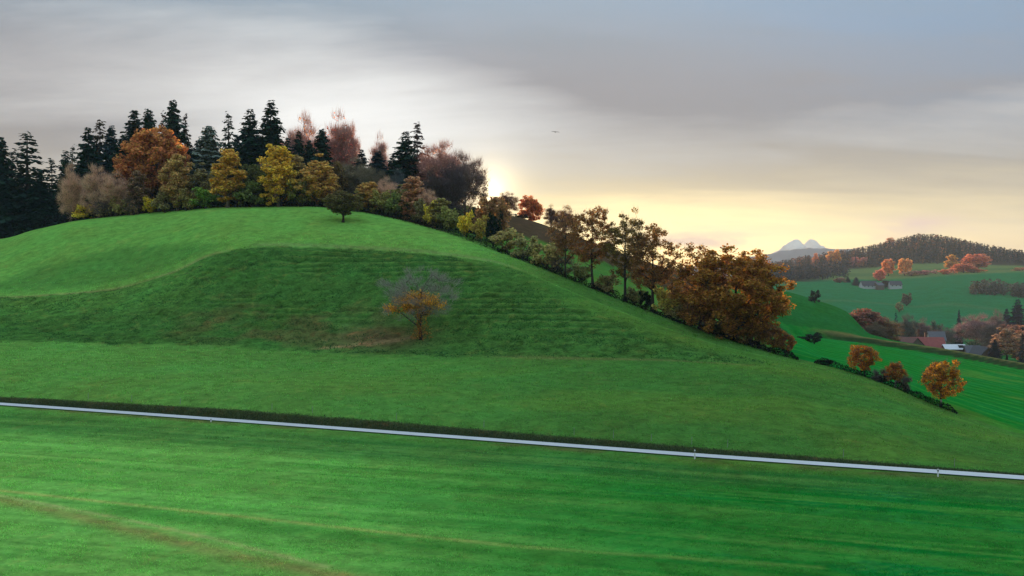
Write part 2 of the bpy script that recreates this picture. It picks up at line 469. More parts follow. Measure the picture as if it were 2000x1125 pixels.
# ------------------------------------------------------------------ ground
def build_ground():
    ys = np.concatenate([np.linspace(4, 58, 14), np.arange(60, 110, .45), np.arange(110, 160, .36), np.arange(160, 185, .6), np.arange(185, 258, .35),
                         np.arange(258, 335, .6), np.arange(335, 560, 2.2), np.arange(560, 1800, 7.0), np.arange(1800, 2900, 14.0), np.geomspace(2900, 8200, 16)])
    ts = np.concatenate([np.linspace(-.80, -.55, 16), np.linspace(-.535, .535, 640), np.linspace(.55, .80, 16)])
    nr, nc = len(ys), len(ts)
    Ys, Zs = lines_at(ts)
    zz = np.zeros((nr, nc))
    for c in range(nc):
        zz[:, c] = pchip(Ys[:, c], Zs[:, c], ys)
    YY, TT = np.meshgrid(ys, ts, indexing='ij')
    XX = YY * TT
    PX = 1000 + F * TT
    zz += relief(XX, YY)
    # position between break lines
    def between(i, j):
        return (YY - Ys[i][None, :]) / np.maximum(Ys[j] - Ys[i], 0.1)[None, :]
    s_bank = between(6, 7)                     # foot .. shoulder of the steep bank
    warp = (fbm(XX / 14, YY / 14, 31, 3) - 0.5)
    lim = np.interp(PX, [-700, 900, 1060, 1300, 1520], [1.0, 1.0, 0.66, 0.48, 0.3])
    rag = (fbm(XX / 2.5, YY / 2.5, 33, 3) - 0.5) * 0.09
    rough = sstep(s_bank + warp * 0.10 + rag, 0.0, 0.06) * (1 - sstep(s_bank + rag + warp * 0.05 * (1 + 3 * (PX > 900)), lim - 0.03, lim + 0.02 + 0.30 * sstep(PX, 880, 1000)))
    rough *= 1 - sstep(PX, 1380, 1560)
    # little terraces trodden into the steep bank
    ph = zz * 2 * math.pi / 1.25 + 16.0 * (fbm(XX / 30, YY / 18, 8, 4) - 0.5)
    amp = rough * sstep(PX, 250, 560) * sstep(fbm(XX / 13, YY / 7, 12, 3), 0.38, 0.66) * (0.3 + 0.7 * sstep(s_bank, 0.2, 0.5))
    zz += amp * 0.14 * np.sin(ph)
    zz += rough * (fbm(XX / 1.8, YY / 1.8, 3, 3) - 0.5) * 0.55
    # turf edges: the step at the shoulder of the bank
    zz += -0.5 * np.exp(-((s_bank - 1.0) / 0.05) ** 2) * sstep(PX, 60, 250) * (1 - sstep(PX, 880, 1000))
    s_field = between(5, 6); s_top = between(7, 8); s_fore = between(1, 3)
    C = np.zeros((nr, nc, 3))
    def put(mask, col):
        mask = np.clip(mask, 0, 1)[..., None]
        C[:] = C * (1 - mask) + np.array(col) * mask
    one = np.ones_like(YY)
    nb = fbm(XX / 26, YY / 16, 40, 4)
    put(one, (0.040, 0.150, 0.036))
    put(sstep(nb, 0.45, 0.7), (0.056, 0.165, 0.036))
    put((1 - sstep(PX, 100, 1400)) * 0.75, (0.085, 0.265, 0.065))  # left-hand grass painted paler as well, copying the window veil
    # foreground meadow: window-reflection veil painted in as a paler left; darker on the right
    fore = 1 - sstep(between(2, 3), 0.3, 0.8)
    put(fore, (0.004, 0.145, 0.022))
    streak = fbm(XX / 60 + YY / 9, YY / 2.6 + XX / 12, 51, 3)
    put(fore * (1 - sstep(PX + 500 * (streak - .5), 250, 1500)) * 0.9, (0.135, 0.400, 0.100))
    put(fore * sstep(streak, 0.5, 0.62) * 0.25, (0.05, 0.19, 0.04))
    put(fore * sstep(between(1, 3), 0.66, 0.86) * 0.75, (0.024, 0.120, 0.035))
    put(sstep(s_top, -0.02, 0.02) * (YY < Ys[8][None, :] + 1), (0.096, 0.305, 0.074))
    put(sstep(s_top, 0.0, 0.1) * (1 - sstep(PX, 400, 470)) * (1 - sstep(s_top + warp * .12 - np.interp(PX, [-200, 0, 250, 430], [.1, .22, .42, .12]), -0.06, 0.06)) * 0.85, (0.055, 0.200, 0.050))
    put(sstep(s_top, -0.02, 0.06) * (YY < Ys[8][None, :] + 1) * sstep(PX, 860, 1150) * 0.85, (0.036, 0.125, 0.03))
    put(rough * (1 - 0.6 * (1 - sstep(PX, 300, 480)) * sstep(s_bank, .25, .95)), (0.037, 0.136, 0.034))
    put(amp * sstep(np.sin(ph), 0.5, 0.95) * 0.75, (0.065, 0.165, 0.045))  # worn treads painted paler, standing in for relief the light hardly shows
    put(amp * sstep(-np.sin(ph), 0.4, 0.95) * 0.55, (0.010, 0.055, 0.014))  # risers painted darker in place of the relief's own shading
    patch = np.exp(-((PX - 560) / 230) ** 2) * np.exp(-((s_bank - 0.28) / 0.2) ** 2)
    put(np.clip(patch * 1.5, 0, 1) * sstep(fbm(XX / 9, YY / 5, 60, 4), 0.40, 0.62) * 0.55, (0.075, 0.080, 0.042))
    patch = np.exp(-((PX - 740) / 90) ** 2) * np.exp(-((s_bank - 0.2) / 0.12) ** 2)
    put(patch * 0.8, (0.075, 0.065, 0.045))
    # narrow pale trod path along the left shoulder
    path = np.exp(-((s_bank - 1.0) / 0.022) ** 2) * sstep(PX, -60, 40) * (1 - sstep(PX, 425, 470)) * (0.4 + 0.6 * fbm(XX / 6, YY / 6, 3, 2))
    put(path * 0.7, (0.19, 0.22, 0.12))
    put(np.exp(-((s_bank - 1.03) / 0.02) ** 2) * sstep(PX, 470, 520) * (1 - sstep(PX, 960, 1080)) * 0.6, (0.13, 0.24, 0.11))
    path = np.exp(-((s_bank - np.interp(PX, [560, 820], [0.02, 0.22])) / 0.018) ** 2) * sstep(PX, 590, 640) * (1 - sstep(PX, 800, 830))
    put(path * 0.6, (0.19, 0.18, 0.12))
    path = np.exp(-((s_bank - 0.02 - 0.04 * warp) / 0.03) ** 2) * sstep(PX, 900, 1100) * (1 - sstep(PX, 1420, 1520))
    put(path * 0.5, (0.12, 0.12, 0.07))
    # verge and cut bank by the lane
    ver = sstep(between(4, 5) + warp * 0.3, -0.2, 0.0) * (1 - sstep(between(4, 5) + warp * 0.5, 0.95, 1.3))
    put(ver, (0.034, 0.060, 0.030))
    put(ver * sstep(fbm(XX / 3, YY / 2, 71, 3), 0.52, 0.66) * 0.5, (0.05, 0.052, 0.03))
    ver2 = sstep(between(2, 3), 0.72, 0.95) * (1 - sstep(between(3, 4), 0.1, 0.3))
    put(ver2 * sstep(fbm(XX / 7, YY / 2, 75, 3), 0.42, 0.6) * 0.6, (0.075, 0.085, 0.042))
    # cart track and mowing edge in the foreground
    def ribbon(pts, width):
        d = np.full(YY.shape, 1e9); sel = YY < 112
        xs, yy = XX[sel], YY[sel]; best = np.full(xs.shape, 1e9)
        for (ax, ay), (bx, by) in zip(pts[:-1], pts[1:]):
            ux, uy = bx - ax, by - ay; L = ux * ux + uy * uy
            s = np.clip(((xs - ax) * ux + (yy - ay) * uy) / L, 0, 1)
            best = np.minimum(best, np.hypot(xs - ax - s * ux, yy - ay - s * uy))
        d[sel] = best
        return np.exp(-(d / width) ** 2)
    def gp(px, py):                            # where a sight line meets the foreground meadow
        lo, hi = 40.0, 112.0
        t = (px - 1000) / F
        for _ in range(40):
            mid = (lo + hi) / 2
            if (ground_z(t * mid, mid) - CAMZ) / mid < (562.5 - py) / F: lo = mid
            else: hi = mid
        return (t * lo, lo)
    track = [gp(*p) for p in ((-260, 925), (0, 976), (130, 1003), (250, 1035), (380, 1066), (480, 1090), (640, 1122), (700, 1135))]
    edge = [gp(*p) for p in ((-260, 930), (0, 958), (250, 985), (500, 1012), (800, 1045), (1000, 1066), (1250, 1085), (1600, 1108))]
    edge2 = [gp(*p) for p in ((-200, 930), (0, 968), (250, 1015), (430, 1055), (640, 1108))]
    kk = fbm(XX / 2.2, YY / 1.2, 90, 3)
    below = np.zeros_like(YY)
    # mowing streaks run along the same line
    ex, ey = edge[-1][0] - edge[1][0], edge[-1][1] - edge[1][1]; el = math.hypot(ex, ey); ex /= el; ey /= el
    bend = 0.004 * (XX - 10) ** 2 / 10
    uu, vv = XX * ex + YY * ey, -XX * ey + YY * ex + bend
    st = fbm(uu / 26, vv / 0.75, 120, 3); sl = fbm(uu / 40, vv / 2.6, 124, 3)
    put(fore * sstep(st, 0.54, 0.70) * 0.26, (0.006, 0.105, 0.018))
    put(fore * sstep(st, 0.46, 0.30) * 0.20, (0.11, 0.29, 0.075))
    put(fore * sstep(sl, 0.54, 0.68) * 0.22, (0.10, 0.28, 0.07))
    put(ribbon(track, 1.25) * (0.35 + 0.55 * kk), (0.19, 0.20, 0.085))
    put(ribbon(edge2, 0.36) * (0.4 + 0.8 * kk), (0.24, 0.36, 0.15))
    put(ribbon(edge, 0.42) * (0.3 + 0.8 * kk) * (1 - 0.7 * sstep(PX, 700, 1400)), (0.27, 0.37, 0.13))
    dk = ribbon([(x, y - 2.4) for x, y in edge[2:]], 2.0)
    put(dk * 0.55, (0.014, 0.135, 0.02))
    # woodland floor behind the hedge, brown ridge, valley and far fields
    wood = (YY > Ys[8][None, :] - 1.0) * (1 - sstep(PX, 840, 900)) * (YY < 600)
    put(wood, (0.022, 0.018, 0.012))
    rd = (YY > Ys[11][None, :] - 2) * (YY < 600) * sstep(PX, 900, 960) * (1 - sstep(PX, 1340, 1420))
    put(rd * 0.95, (0.055, 0.042, 0.036))
    val = (YY > Ys[8][None, :] + 1) * sstep(PX, 1480, 1540) * (YY < 470)
    put(val, (0.005, 0.155, 0.022))
    tram = 0.5 + 0.5 * np.sin((XX * 0.9 + YY * 0.35) * 2 * math.pi / 9.0)
    put(val * sstep(tram, 0.7, 1.0) * 0.5, (0.03, 0.21, 0.035))
    put(val * sstep(fbm(XX / 18, YY / 18, 101, 4), 0.56, 0.7) * sstep(PX, 1780, 1900) * 0.5, (0.07, 0.19, 0.035))
    ter = sstep(between(10, 11), -0.15, 0.15) * (1 - sstep(between(10, 11), 1.2, 2.2)) * sstep(PX, 1560, 1640)
    put(ter, (0.016, 0.048, 0.018))
    put(sstep(between(10, 11), 0.75, 1.1) * (1 - sstep(between(10, 11), 1.6, 2.4)) * sstep(PX, 1560, 1640) * 0.9, (0.105, 0.125, 0.058))
    spur = (YY > Ys[11][None, :] + 6) * (YY < 700) * sstep(PX, 1400, 1480)
    put(spur, (0.010, 0.115, 0.024))
    far = sstep(YY, 690, 760)
    put(far, (0.008, 0.130, 0.054))
    nf = fbm(XX / 160, YY / 160, 111, 3)
    put(far * sstep(nf, 0.5, 0.62) * 0.6, (0.006, 0.130, 0.065))
    put(far * sstep(np.abs(between(15, 16) - 0.55 - 0.5 * (fbm(XX / 300, YY / 300, 7, 2) - .5)), 0.06, 0.0) * 0.5, (0.04, 0.13, 0.06))
    up = sstep(YY, 1440, 1520)
    put(up, (0.075, 0.150, 0.060))  # upper far fields painted pale, low sunlight put into their colour
    put(up * sstep(YY, 1560, 1600) * (1 - sstep(YY, 1700, 1730)) * 0.5, (0.030, 0.10, 0.045))
    put(sstep(YY, 1840, 1900), (0.03, 0.03, 0.022))
    put(sstep(YY, 1380, 1420) * sstep(PX, 1640, 1560), (0.02, 0.025, 0.02))
    alpha = np.clip(0.18 + rough * 0.8 + ver * 0.6 + 0.15 * (s_field > 0) * (s_field < 1), 0, 1)
    alpha = np.where(YY > 600, 0.1, alpha)
    global GRID
    GRID = (ys, ts, zz + CAMZ, rough, ver, C)
    # carry the sheet on to both sides and back past the viewpoint
    offs = np.array([25.0, 80.0, 200.0, 450.0])
    def pad(A):
        A = np.concatenate([np.repeat(A[:, :1], 4, 1), A, np.repeat(A[:, -1:], 4, 1)], 1)
        return np.concatenate([A[:1], A], 0)
    XX, YY, zz, C, alpha = pad(XX), pad(YY), pad(zz), pad(C), pad(alpha)
    XX[:, :4] -= offs[::-1]; XX[:, -4:] += offs
    YY[0] = -110.0
    nr += 1; nc += 8
    V = np.stack([XX, YY, zz + CAMZ], -1).reshape(-1, 3)
    i = np.arange(nr * nc).reshape(nr, nc)
    q = np.stack([i[:-1, :-1], i[:-1, 1:], i[1:, 1:], i[1:, :-1]], -1).reshape(-1, 4)
    me = mesh_np('ground', V, q, smooth=True)
    ca = me.attributes.new('Col', 'FLOAT_COLOR', 'POINT')
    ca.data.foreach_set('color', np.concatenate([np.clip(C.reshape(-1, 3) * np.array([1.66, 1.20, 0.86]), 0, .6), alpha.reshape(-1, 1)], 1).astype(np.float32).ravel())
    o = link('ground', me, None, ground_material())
    tag(o, 'green meadow hill, cut fields and valley ground', 'ground', kind='structure')


build_ground()


def grid_at(X, Y, layer=2):
    ys, ts, A = GRID[0], GRID[1], GRID[layer]
    t = np.clip(X / Y, ts[0], ts[-1] - 1e-6)
    i = np.clip(np.searchsorted(ys, Y) - 1, 0, len(ys) - 2); j = np.clip(np.searchsorted(ts, t) - 1, 0, len(ts) - 2)
    u = np.clip((Y - ys[i]) / (ys[i + 1] - ys[i]), 0, 1); v = np.clip((t - ts[j]) / (ts[j + 1] - ts[j]), 0, 1)
    return (A[i, j] * (1 - u) + A[i + 1, j] * u) * (1 - v) + (A[i, j + 1] * (1 - u) + A[i + 1, j + 1] * u) * v


def build_road():
    pxs = np.linspace(-2200, 4200, 240)
    Yc = pchip(road_c[0], road_c[1], np.clip(pxs, -536, 2536)); X = (pxs - 1000) / F * Yc
    V = []
    for k in range(len(pxs)):
        a = max(k - 1, 0); b = min(k + 1, len(pxs) - 1)
        d = Vector((X[b] - X[a], Yc[b] - Yc[a])).normalized(); n = Vector((-d.y, d.x))
        for s in (-1.02, -0.5, 0.0, 0.5, 1.02):
            x, y = X[k] + n.x * s, Yc[k] + n.y * s
            V.append((x, y, ground_z(x, y) + 0.16 + 0.05 * (1 - abs(s))))
    i = np.arange(len(V)).reshape(-1, 5)
    q = np.stack([i[:-1, :-1], i[1:, :-1], i[1:, 1:], i[:-1, 1:]], -1).reshape(-1, 4)
    o = link('road', mesh_np('road', V, q, smooth=True), None, road_material())
    tag(o, 'narrow pale asphalt lane crossing the meadow', 'road', kind='structure')


build_road()


# ------------------------------------------------------------------ distant ridges and mountains
def ridge_mesh(name, pts, Y, depth, base_z, n=220, rugged=0.0, seed=1, rows=26):
    """pts: (px, py) skyline at distance Y; a solid ridge with front and back slopes"""
    px = np.linspace(pts[0][0], pts[-1][0], n)
    top = pchip([p[0] for p in pts], [(562.5 - p[1]) / F * Y for p in pts], px) + CAMZ
    top = top + rugged * (fbm(px / 14, px * 0 + seed, seed, 4) - .5)
    s = np.linspace(-1, 1, rows)
    V = []
    for r in s:
        prof = (1 - abs(r)) ** 0.9
        yy = Y + r * depth
        x = (px - 1000) / F * Y
        nz = (fbm(x / (depth * .22) + seed, px * 0 + yy / (depth * .22), seed + 3, 4) - 0.5) * rugged * 2.2 * min(1, abs(r) * 6)
        V.append(np.stack([x, px * 0 + yy, base_z + (top - base_z) * prof + nz], -1))
    V = np.concatenate(V)
    i = np.arange(rows * n).reshape(rows, n)
    q = np.stack([i[:-1, :-1], i[:-1, 1:], i[1:, 1:], i[1:, :-1]], -1).reshape(-1, 4)
    return mesh_np(name, V, q, smooth=True)


o = link('far_ridge', ridge_mesh('far_ridge', [(1250, 540), (1380, 512), (1470, 500), (1530, 487), (1590, 482), (1650, 484), (1720, 498), (1850, 520), (2100, 545)], 7000, 600, 20, rugged=20, seed=4),
         None, plain_material('far_woodland', (0.065, 0.075, 0.08), 1.0, 0.01, 0.3))
tag(o, 'low hazy wooded ridge far beyond the valley', 'ridge', kind='structure')
snow = snow_rock_material('snowy_rock', (0.40, 0.37, 0.32), (0.70, 0.64, 0.54), 280, 420)  # snow tinted warm: alpenglow painted into the mountain colour
for nm, pts, seed, lab in (
        ('mountain', [(1440, 560), (1490, 512), (1518, 482), (1532, 470), (1545, 463), (1556, 462), (1566, 468), (1580, 480), (1600, 500), (1640, 540), (1660, 560)], 7,
         'pale rounded snowy summit on the horizon, the one farther from the wooded hill'),
        ('mountain', [(1480, 560), (1530, 505), (1560, 482), (1575, 468), (1586, 461), (1594, 464), (1604, 474), (1618, 486), (1650, 510), (1700, 560)], 13,
         'pale pointed snowy summit on the horizon, the one nearer the wooded hill')):
    Yd = 8700 if seed == 7 else 9100
    pts = [(p[0], p[1] + 5) for p in pts]
    o = link(nm, ridge_mesh(nm, pts, Yd, 800, 20, n=160, rugged=40, seed=seed, rows=30), None, snow)
    tag(o, lab, 'mountain', 'snowy summits on the horizon', kind='structure')


# ------------------------------------------------------------------ trees: prototypes of unit height and unit width
def leaf_quads(P0, size, rng, flat=0.35, aspect=0.7):
    n = len(P0)
    nrm = rng.normal(size=(n, 3)); nrm[:, 2] = np.abs(nrm[:, 2]) * (1 + flat) + flat
    nrm /= np.linalg.norm(nrm, axis=1)[:, None]
    a = np.cross(nrm, rng.normal(size=(n, 3))); a /= np.linalg.norm(a, axis=1)[:, None] + 1e-9
    b = np.cross(nrm, a)
    s = size * rng.uniform(0.6, 1.35, n)[:, None]
    V = np.stack([P0 - a * s, P0 - b * s * aspect + nrm * s * .18, P0 + a * s, P0 + b * s * aspect + nrm * s * .18], 1).reshape(-1, 3)
    q = np.arange(4 * n).reshape(-1, 4)
    return V, q


def slivers(P0, D, ln, wd, rng):
    n = len(P0)
    D = D / (np.linalg.norm(D, axis=1)[:, None] + 1e-9)
    a = np.cross(D, rng.normal(size=(n, 3))); a /= np.linalg.norm(a, axis=1)[:, None] + 1e-9
    L = ln * rng.uniform(.6, 1.3, n)[:, None]
    V = np.stack([P0 - a * wd, P0 + a * wd, P0 + D * L], 1).reshape(-1, 3)
    return V, np.arange(3 * n).reshape(-1, 3)


def unit(meshes, trunk_r=None):
    """scale a list of vertex arrays together to unit height and unit width"""
    A = meshes[0]
    w = max(np.percentile(A[:, 0], 99.2) - np.percentile(A[:, 0], .8), np.percentile(A[:, 1], 99.2) - np.percentile(A[:, 1], .8))
    h = np.percentile(A[:, 2], 99.8)
    for m in meshes:
        m[:, 0] /= w; m[:, 1] /= w; m[:, 2] /= h


def make_deciduous(seed, H=14.0, Wd=9.0, base=0.25, clumps=70, per=55, crad=1.05, leaf=0.26, bare=0.0, shape=1.0, limbs=9, trunk=0.26,
                   hollow=0.45, lean=0.0, split=0.8, sparse_top=0.0, lump=0.6, twl=1.0):
    rng = np.random.default_rng(seed); rd = random.Random(seed)
    mb = MB()
    zb = base * H; rc = (H - zb) / 2; cz = zb + rc
    def env(dirv):
        k = 1 + lump * (0.22 * math.sin(3.1 * dirv[0] + seed) * math.cos(2.7 * dirv[1] + 1.3 * seed) + 0.15 * math.sin(5 * dirv[2] + 4 * dirv[0] + seed))
        return k
    # trunk
    tp = []; k = 7; tx = ty = 0
    for i in range(k):
        f = i / (k - 1)
        tp.append((tx + lean * f * H, ty, f * H * split)); tx += rd.uniform(-.12, .12) * H / 14; ty += rd.uniform(-.12, .12) * H / 14
    tr = [trunk * (1.5 if i == 0 else 1.0) * (1 - 0.85 * i / (k - 1)) + 0.02 for i in range(k)]
    mb.tube(tp, tr, 7)
    mbt, limbmb, mb = mb, [], MB()
    def trunk_at(z):
        f = min(max(z / (H * split), 0), 1) * (k - 1); i = min(int(f), k - 2); u = f - i
        return [tp[i][j] * (1 - u) + tp[i + 1][j] * u for j in range(3)], tr[i] * (1 - u) + tr[i + 1] * u
    C = []
    for i in range(clumps):
        for _ in range(30):
            d = rng.normal(size=3); d /= np.linalg.norm(d)
            r = rng.uniform(hollow, 1.0) ** 0.6
            e = env(d)
            zz = d[2] * r * e
            c = np.array([d[0] * r * e * Wd / 2, d[1] * r * e * Wd / 2, cz + rc * zz])
            if shape != 1.0:
                f = (c[2] - zb) / (H - zb)
                w = max(1 - max(f, 0), 0.04) ** (shape - 1)
                c[0] *= w; c[1] *= w
            if c[2] > zb * 0.75: break
        C.append(c)
    C = np.array(C)
    # main limbs aim at spread-out clumps
    ends = []; limbpts = []
    order = rng.permutation(len(C))
    for i in order[:limbs]:
        e = C[i]
        r0 = math.hypot(e[0], e[1])
        z0 = min(max(zb * 0.55, e[2] - r0 * rd.uniform(.5, 1.0)), H * split * .92)
        s, sr = trunk_at(z0)
        pts = []
        for j in range(6):
            u = j / 5
            sag = math.sin(u * math.pi) * 0.10 * r0
            pts.append(tuple(s[a] * (1 - u) + e[a] * u + (sag if a == 2 else rd.uniform(-.12, .12) * (u > 0) * (u < 1)) for a in range(3)))
        lm = MB(); limbmb.append(lm); lm.tube(pts, [sr * .62 * (1 - .85 * j / 5) + .015 for j in range(6)], 5)
        for j in range(1, 6): limbpts.append((pts[j], sr * .62 * (1 - .85 * j / 5) + .015))
    for j in range(1, k): limbpts.append((tp[j], tr[j]))
    LP = np.array([p for p, _ in limbpts]); LR = [r for _, r in limbpts]
    for c in C:
        dd = np.linalg.norm(LP - c, axis=1) + 0.6 * np.maximum(LP[:, 2] - c[2], 0)
        j = int(np.argmin(dd)); s = LP[j]
        mid = (s + c) / 2 + rng.normal(size=3) * .15
        mb.tube([tuple(s), tuple(mid), tuple(c)], [min(LR[j] * .6, .09) + .01, .035, .012], 3)
    # foliage
    n = clumps * per
    ci = rng.integers(0, clumps, n)
    cr = crad * rng.uniform(.6, 1.25, clumps)[ci][:, None]
    dirs = rng.normal(size=(n, 3)); dirs /= np.linalg.norm(dirs, axis=1)[:, None]
    rr = rng.uniform(0, 1, n)[:, None] ** 0.5
    Pn = C[ci] + dirs * rr * cr * np.array([1, 1, .72])
    if sparse_top > 0:
        f = (Pn[:, 2] - zb) / (H - zb)
        keep = rng.uniform(size=n) > sparse_top * np.clip(f * 1.4 - .2, 0, 1)
        Pn = Pn[keep]
    if bare > 0:
        nb = int(len(Pn) * bare)
        Pt = Pn[:nb]
        D = (Pt - np.array([0, 0, cz * .6])) / 4 + rng.normal(size=Pt.shape) * .8 + np.array([0, 0, .6])
        Vt, Ft = slivers(Pt, D, 1.1 * twl, .022, rng)
        Pn = Pn[nb:]
    if len(Pn):
        V, q = leaf_quads(Pn, leaf, rng)
    else:
        V, q = np.zeros((0, 3)), np.zeros((0, 4), int)
    parts = {}
    if bare > 0:
        parts['twigs'] = [Vt, None, Ft]
    if len(V):
        parts['leaves'] = [V, q, None]
    arrs = [p[0] for p in parts.values()]
    big = np.concatenate(arrs)
    w = max(np.percentile(big[:, 0], 99.3) - np.percentile(big[:, 0], .7), np.percentile(big[:, 1], 99.3) - np.percentile(big[:, 1], .7))
    h = np.percentile(big[:, 2], 99.8)
    sc = np.array([1 / w, 1 / w, 1 / h])
    def fin(m, nm):
        me = bpy.data.meshes.new(nm); me.from_pydata([tuple(v) for v in np.array(m.v) * sc], [], m.f); me.update()
        me.polygons.foreach_set('use_smooth', np.ones(len(me.polygons), bool))
        return me
    res = {'trunk': fin(mbt, 'trunk'), 'crown': None, 'twigs': None, 'branches': fin(mb, 'branches'), 'limbs': [fin(m, 'limb') for m in limbmb]}
    if 'leaves' in parts:
        res['crown'] = mesh_np('crown', parts['leaves'][0] * sc, parts['leaves'][1])
    if 'twigs' in parts:
        res['twigs'] = mesh_np('twigs', parts['twigs'][0] * sc, None, parts['twigs'][2])
    return res


def make_conifer(seed, H=24.0, Wd=7.5, levels=58, per=8, full=1.0, droop=0.62, first=0.05, taper=0.58, spray=10):
    rng = np.random.default_rng(seed)
    mb = MB()
    mb.tube([(0, 0, 0), (0.05, 0, H * .4), (0, .05, H * .75), (0, 0, H * .97)], [.34, .22, .11, .03], 6)
    quads = []
    for l in range(levels):
        f = first + (0.985 - first) * (l / (levels - 1)) ** 0.92
        z = f * H
        L0 = Wd / 2 * max(0.03, (1 - (f - first) / (1 - first))) ** taper * (0.62 + 0.38 * min(1, (f - first) * 9 + .4))
        a0 = rng.uniform(0, 6.28)
        nb = max(4, int(round(per * (0.75 + 0.4 * (1 - f)))))
        for b in range(nb):
            if rng.uniform() > 0.80 + 0.2 * full: continue
            a = a0 + 6.283 * b / nb + rng.uniform(-.3, .3)
            L = L0 * rng.uniform(.5, 1.25)
            z = f * H + rng.uniform(-1.2, 1.2) * H / levels
            d = np.array([math.cos(a), math.sin(a), 0]); side = np.array([-d[1], d[0], 0])
            dr = droop * rng.uniform(.5, 1.4) * (1.1 - f)
            ns = max(3, int(spray * (0.35 + 0.65 * L / (Wd / 2)) * full))
            for s in range(ns):
                u = (s + rng.uniform(.1, .9)) / ns
                u = 0.12 + 0.88 * u
                p = np.array([0, 0, z]) + d * L * u + np.array([0, 0, -dr * L * u * u + 0.12 * L * u * (f > .6)])
                sg = 1 if s % 2 else -1
                e = (d * rng.uniform(.3, 1.0) + side * sg * rng.uniform(.3, 1.0)); e[2] = -rng.uniform(.25, 1.15); e /= np.linalg.norm(e)
                ln = (0.50 + 0.36 * L) * rng.uniform(.7, 1.25) * (1.15 - .5 * u); wd = ln * rng.uniform(.26, .42)
                c = np.cross(e, np.array([rng.uniform(-.4, .4), rng.uniform(-.4, .4), 1.0])); c /= np.linalg.norm(c)
                quads.append((p, p + e * ln * .55 + c * wd, p + e * ln, p + e * ln * .55 - c * wd))
    V = np.array(quads).reshape(-1, 3)
    w = max(np.percentile(V[:, 0], 99) - np.percentile(V[:, 0], 1), np.percentile(V[:, 1], 99) - np.percentile(V[:, 1], 1))
    h = V[:, 2].max()
    sc = np.array([1 / w, 1 / w, 1 / h])
    me_t = bpy.data.meshes.new('trunk'); me_t.from_pydata([tuple(v) for v in np.array(mb.v) * sc], [], mb.f); me_t.update()
    return {'trunk': me_t, 'crown': mesh_np('crown', V * sc, np.arange(len(V)).reshape(-1, 4)), 'twigs': None}


def make_bush(seed, per=900, clumps=22, leaf=0.17, bare=0.0, H=3.0, Wd=3.4):
    r = make_deciduous(seed, H, Wd, 0.02, clumps, per // clumps, 0.62, leaf, bare, 1.0, 6, 0.07, 0.3, 0.0, 0.55)
    return r


PROTO = {
    'spruce': [make_conifer(1), make_conifer(2, per=9, taper=.6, Wd=7.0), make_conifer(3, Wd=6.4, droop=.85), make_conifer(4, levels=52, Wd=8.5, taper=.58)],
    'thin': [make_conifer(11, levels=44, per=6, full=.75, Wd=6.5, spray=8), make_conifer(12, levels=38, per=6, full=.7, Wd=7.0, droop=.35, spray=8)],
    'fir': [make_conifer(21, levels=60, per=9, Wd=8.5, taper=.5, droop=.5), make_conifer(22, levels=56, per=9, Wd=9, taper=.46, droop=.55)],
    'round': [make_deciduous(31, 12, 11, .06, 120, 90, 1.35, .30, hollow=.3, lump=.35), make_deciduous(32, 12, 10, .08, 110, 90, 1.3, .30, hollow=.3, lump=.45), make_deciduous(33, 12, 10.5, .1, 110, 85, 1.25, .30, hollow=.3, lump=.6)],
    'birch': [make_deciduous(41, 15, 7.5, .02, 110, 80, 1.0, .27, 0.1, 1.18, hollow=.15, lump=.5), make_deciduous(42, 15, 7.0, .02, 105, 80, 1.0, .27, 0.08, 1.25, hollow=.15),
              make_deciduous(43, 15, 8.0, .02, 115, 80, 1.05, .27, 0.1, 1.15, hollow=.15, lump=.7)],
    'bare': [make_deciduous(51, 14, 8.5, .04, 130, 110, 1.3, .2, .88, 1.1, hollow=.1, twl=1.3, lump=.3), make_deciduous(52, 14, 9.5, .05, 140, 110, 1.35, .2, .8, 1.0, hollow=.1, twl=1.3, lump=.3),
             make_deciduous(53, 14, 7.5, .04, 120, 110, 1.2, .2, .84, 1.2, hollow=.1, twl=1.3, lump=.3)],
    'open': [make_deciduous(61, 20, 10.5, .28, 150, 72, 1.05, .21, .2, 1.0, 18, .34, hollow=.4), make_deciduous(62, 20, 11, .27, 160, 74, 1.05, .21, .2, 1.0, 18, .34, hollow=.4),
             make_deciduous(63, 20, 12.5, .2, 180, 76, 1.05, .22, .2, 1.0, 20, .4, hollow=.35)],
    'bush': [make_bush(71, 1500), make_bush(72, 1500), make_bush(73, 1500)],
    'twigbush': [make_bush(81, 1600, bare=.7), make_bush(82, 1600, bare=.6)],
}
HIGH = {
    'beech': make_deciduous(96, 13, 12, .05, 190, 90, 1.2, .27, 0.0, 1.0, 14, .3, hollow=.3, lump=.08),
    'oak': make_deciduous(91, 20, 20, .0, 300, 95, 1.3, .26, .04, 1.0, 20, .5, hollow=.3, split=.7, lump=.3),
    'oak_half': make_deciduous(92, 19, 13, .06, 190, 75, 1.25, .24, .15, 1.0, 18, .36, hollow=.35, split=.8, lump=.5),
    'lone': make_deciduous(93, 9.5, 8.2, .27, 170, 75, .85, .17, .12, 1.0, 12, .26, hollow=.3, split=.7, lump=.15),
    'small': make_deciduous(94, 8, 7.2, .2, 150, 62, .70, .155, 0.18, 1.0, 14, .17, hollow=.35, split=.75, lump=.8),
    'small_b': make_deciduous(95, 7, 5.6, .26, 120, 62, .64, .145, 0.18, 1.0, 14, .15, hollow=.35, split=.75, lump=.9),
}
for k, v in HIGH.items(): PROTO[k] = [v]

LEAFMAT = {'spruce': 'needle', 'thin': 'needle', 'fir': 'needle'}
COUNT = {}


def add_limbs(pr, trunk):
    for me in pr.get('limbs', ()):
        if not me.materials: me.materials.append(M['bark'])
        link('limb', me, trunk)


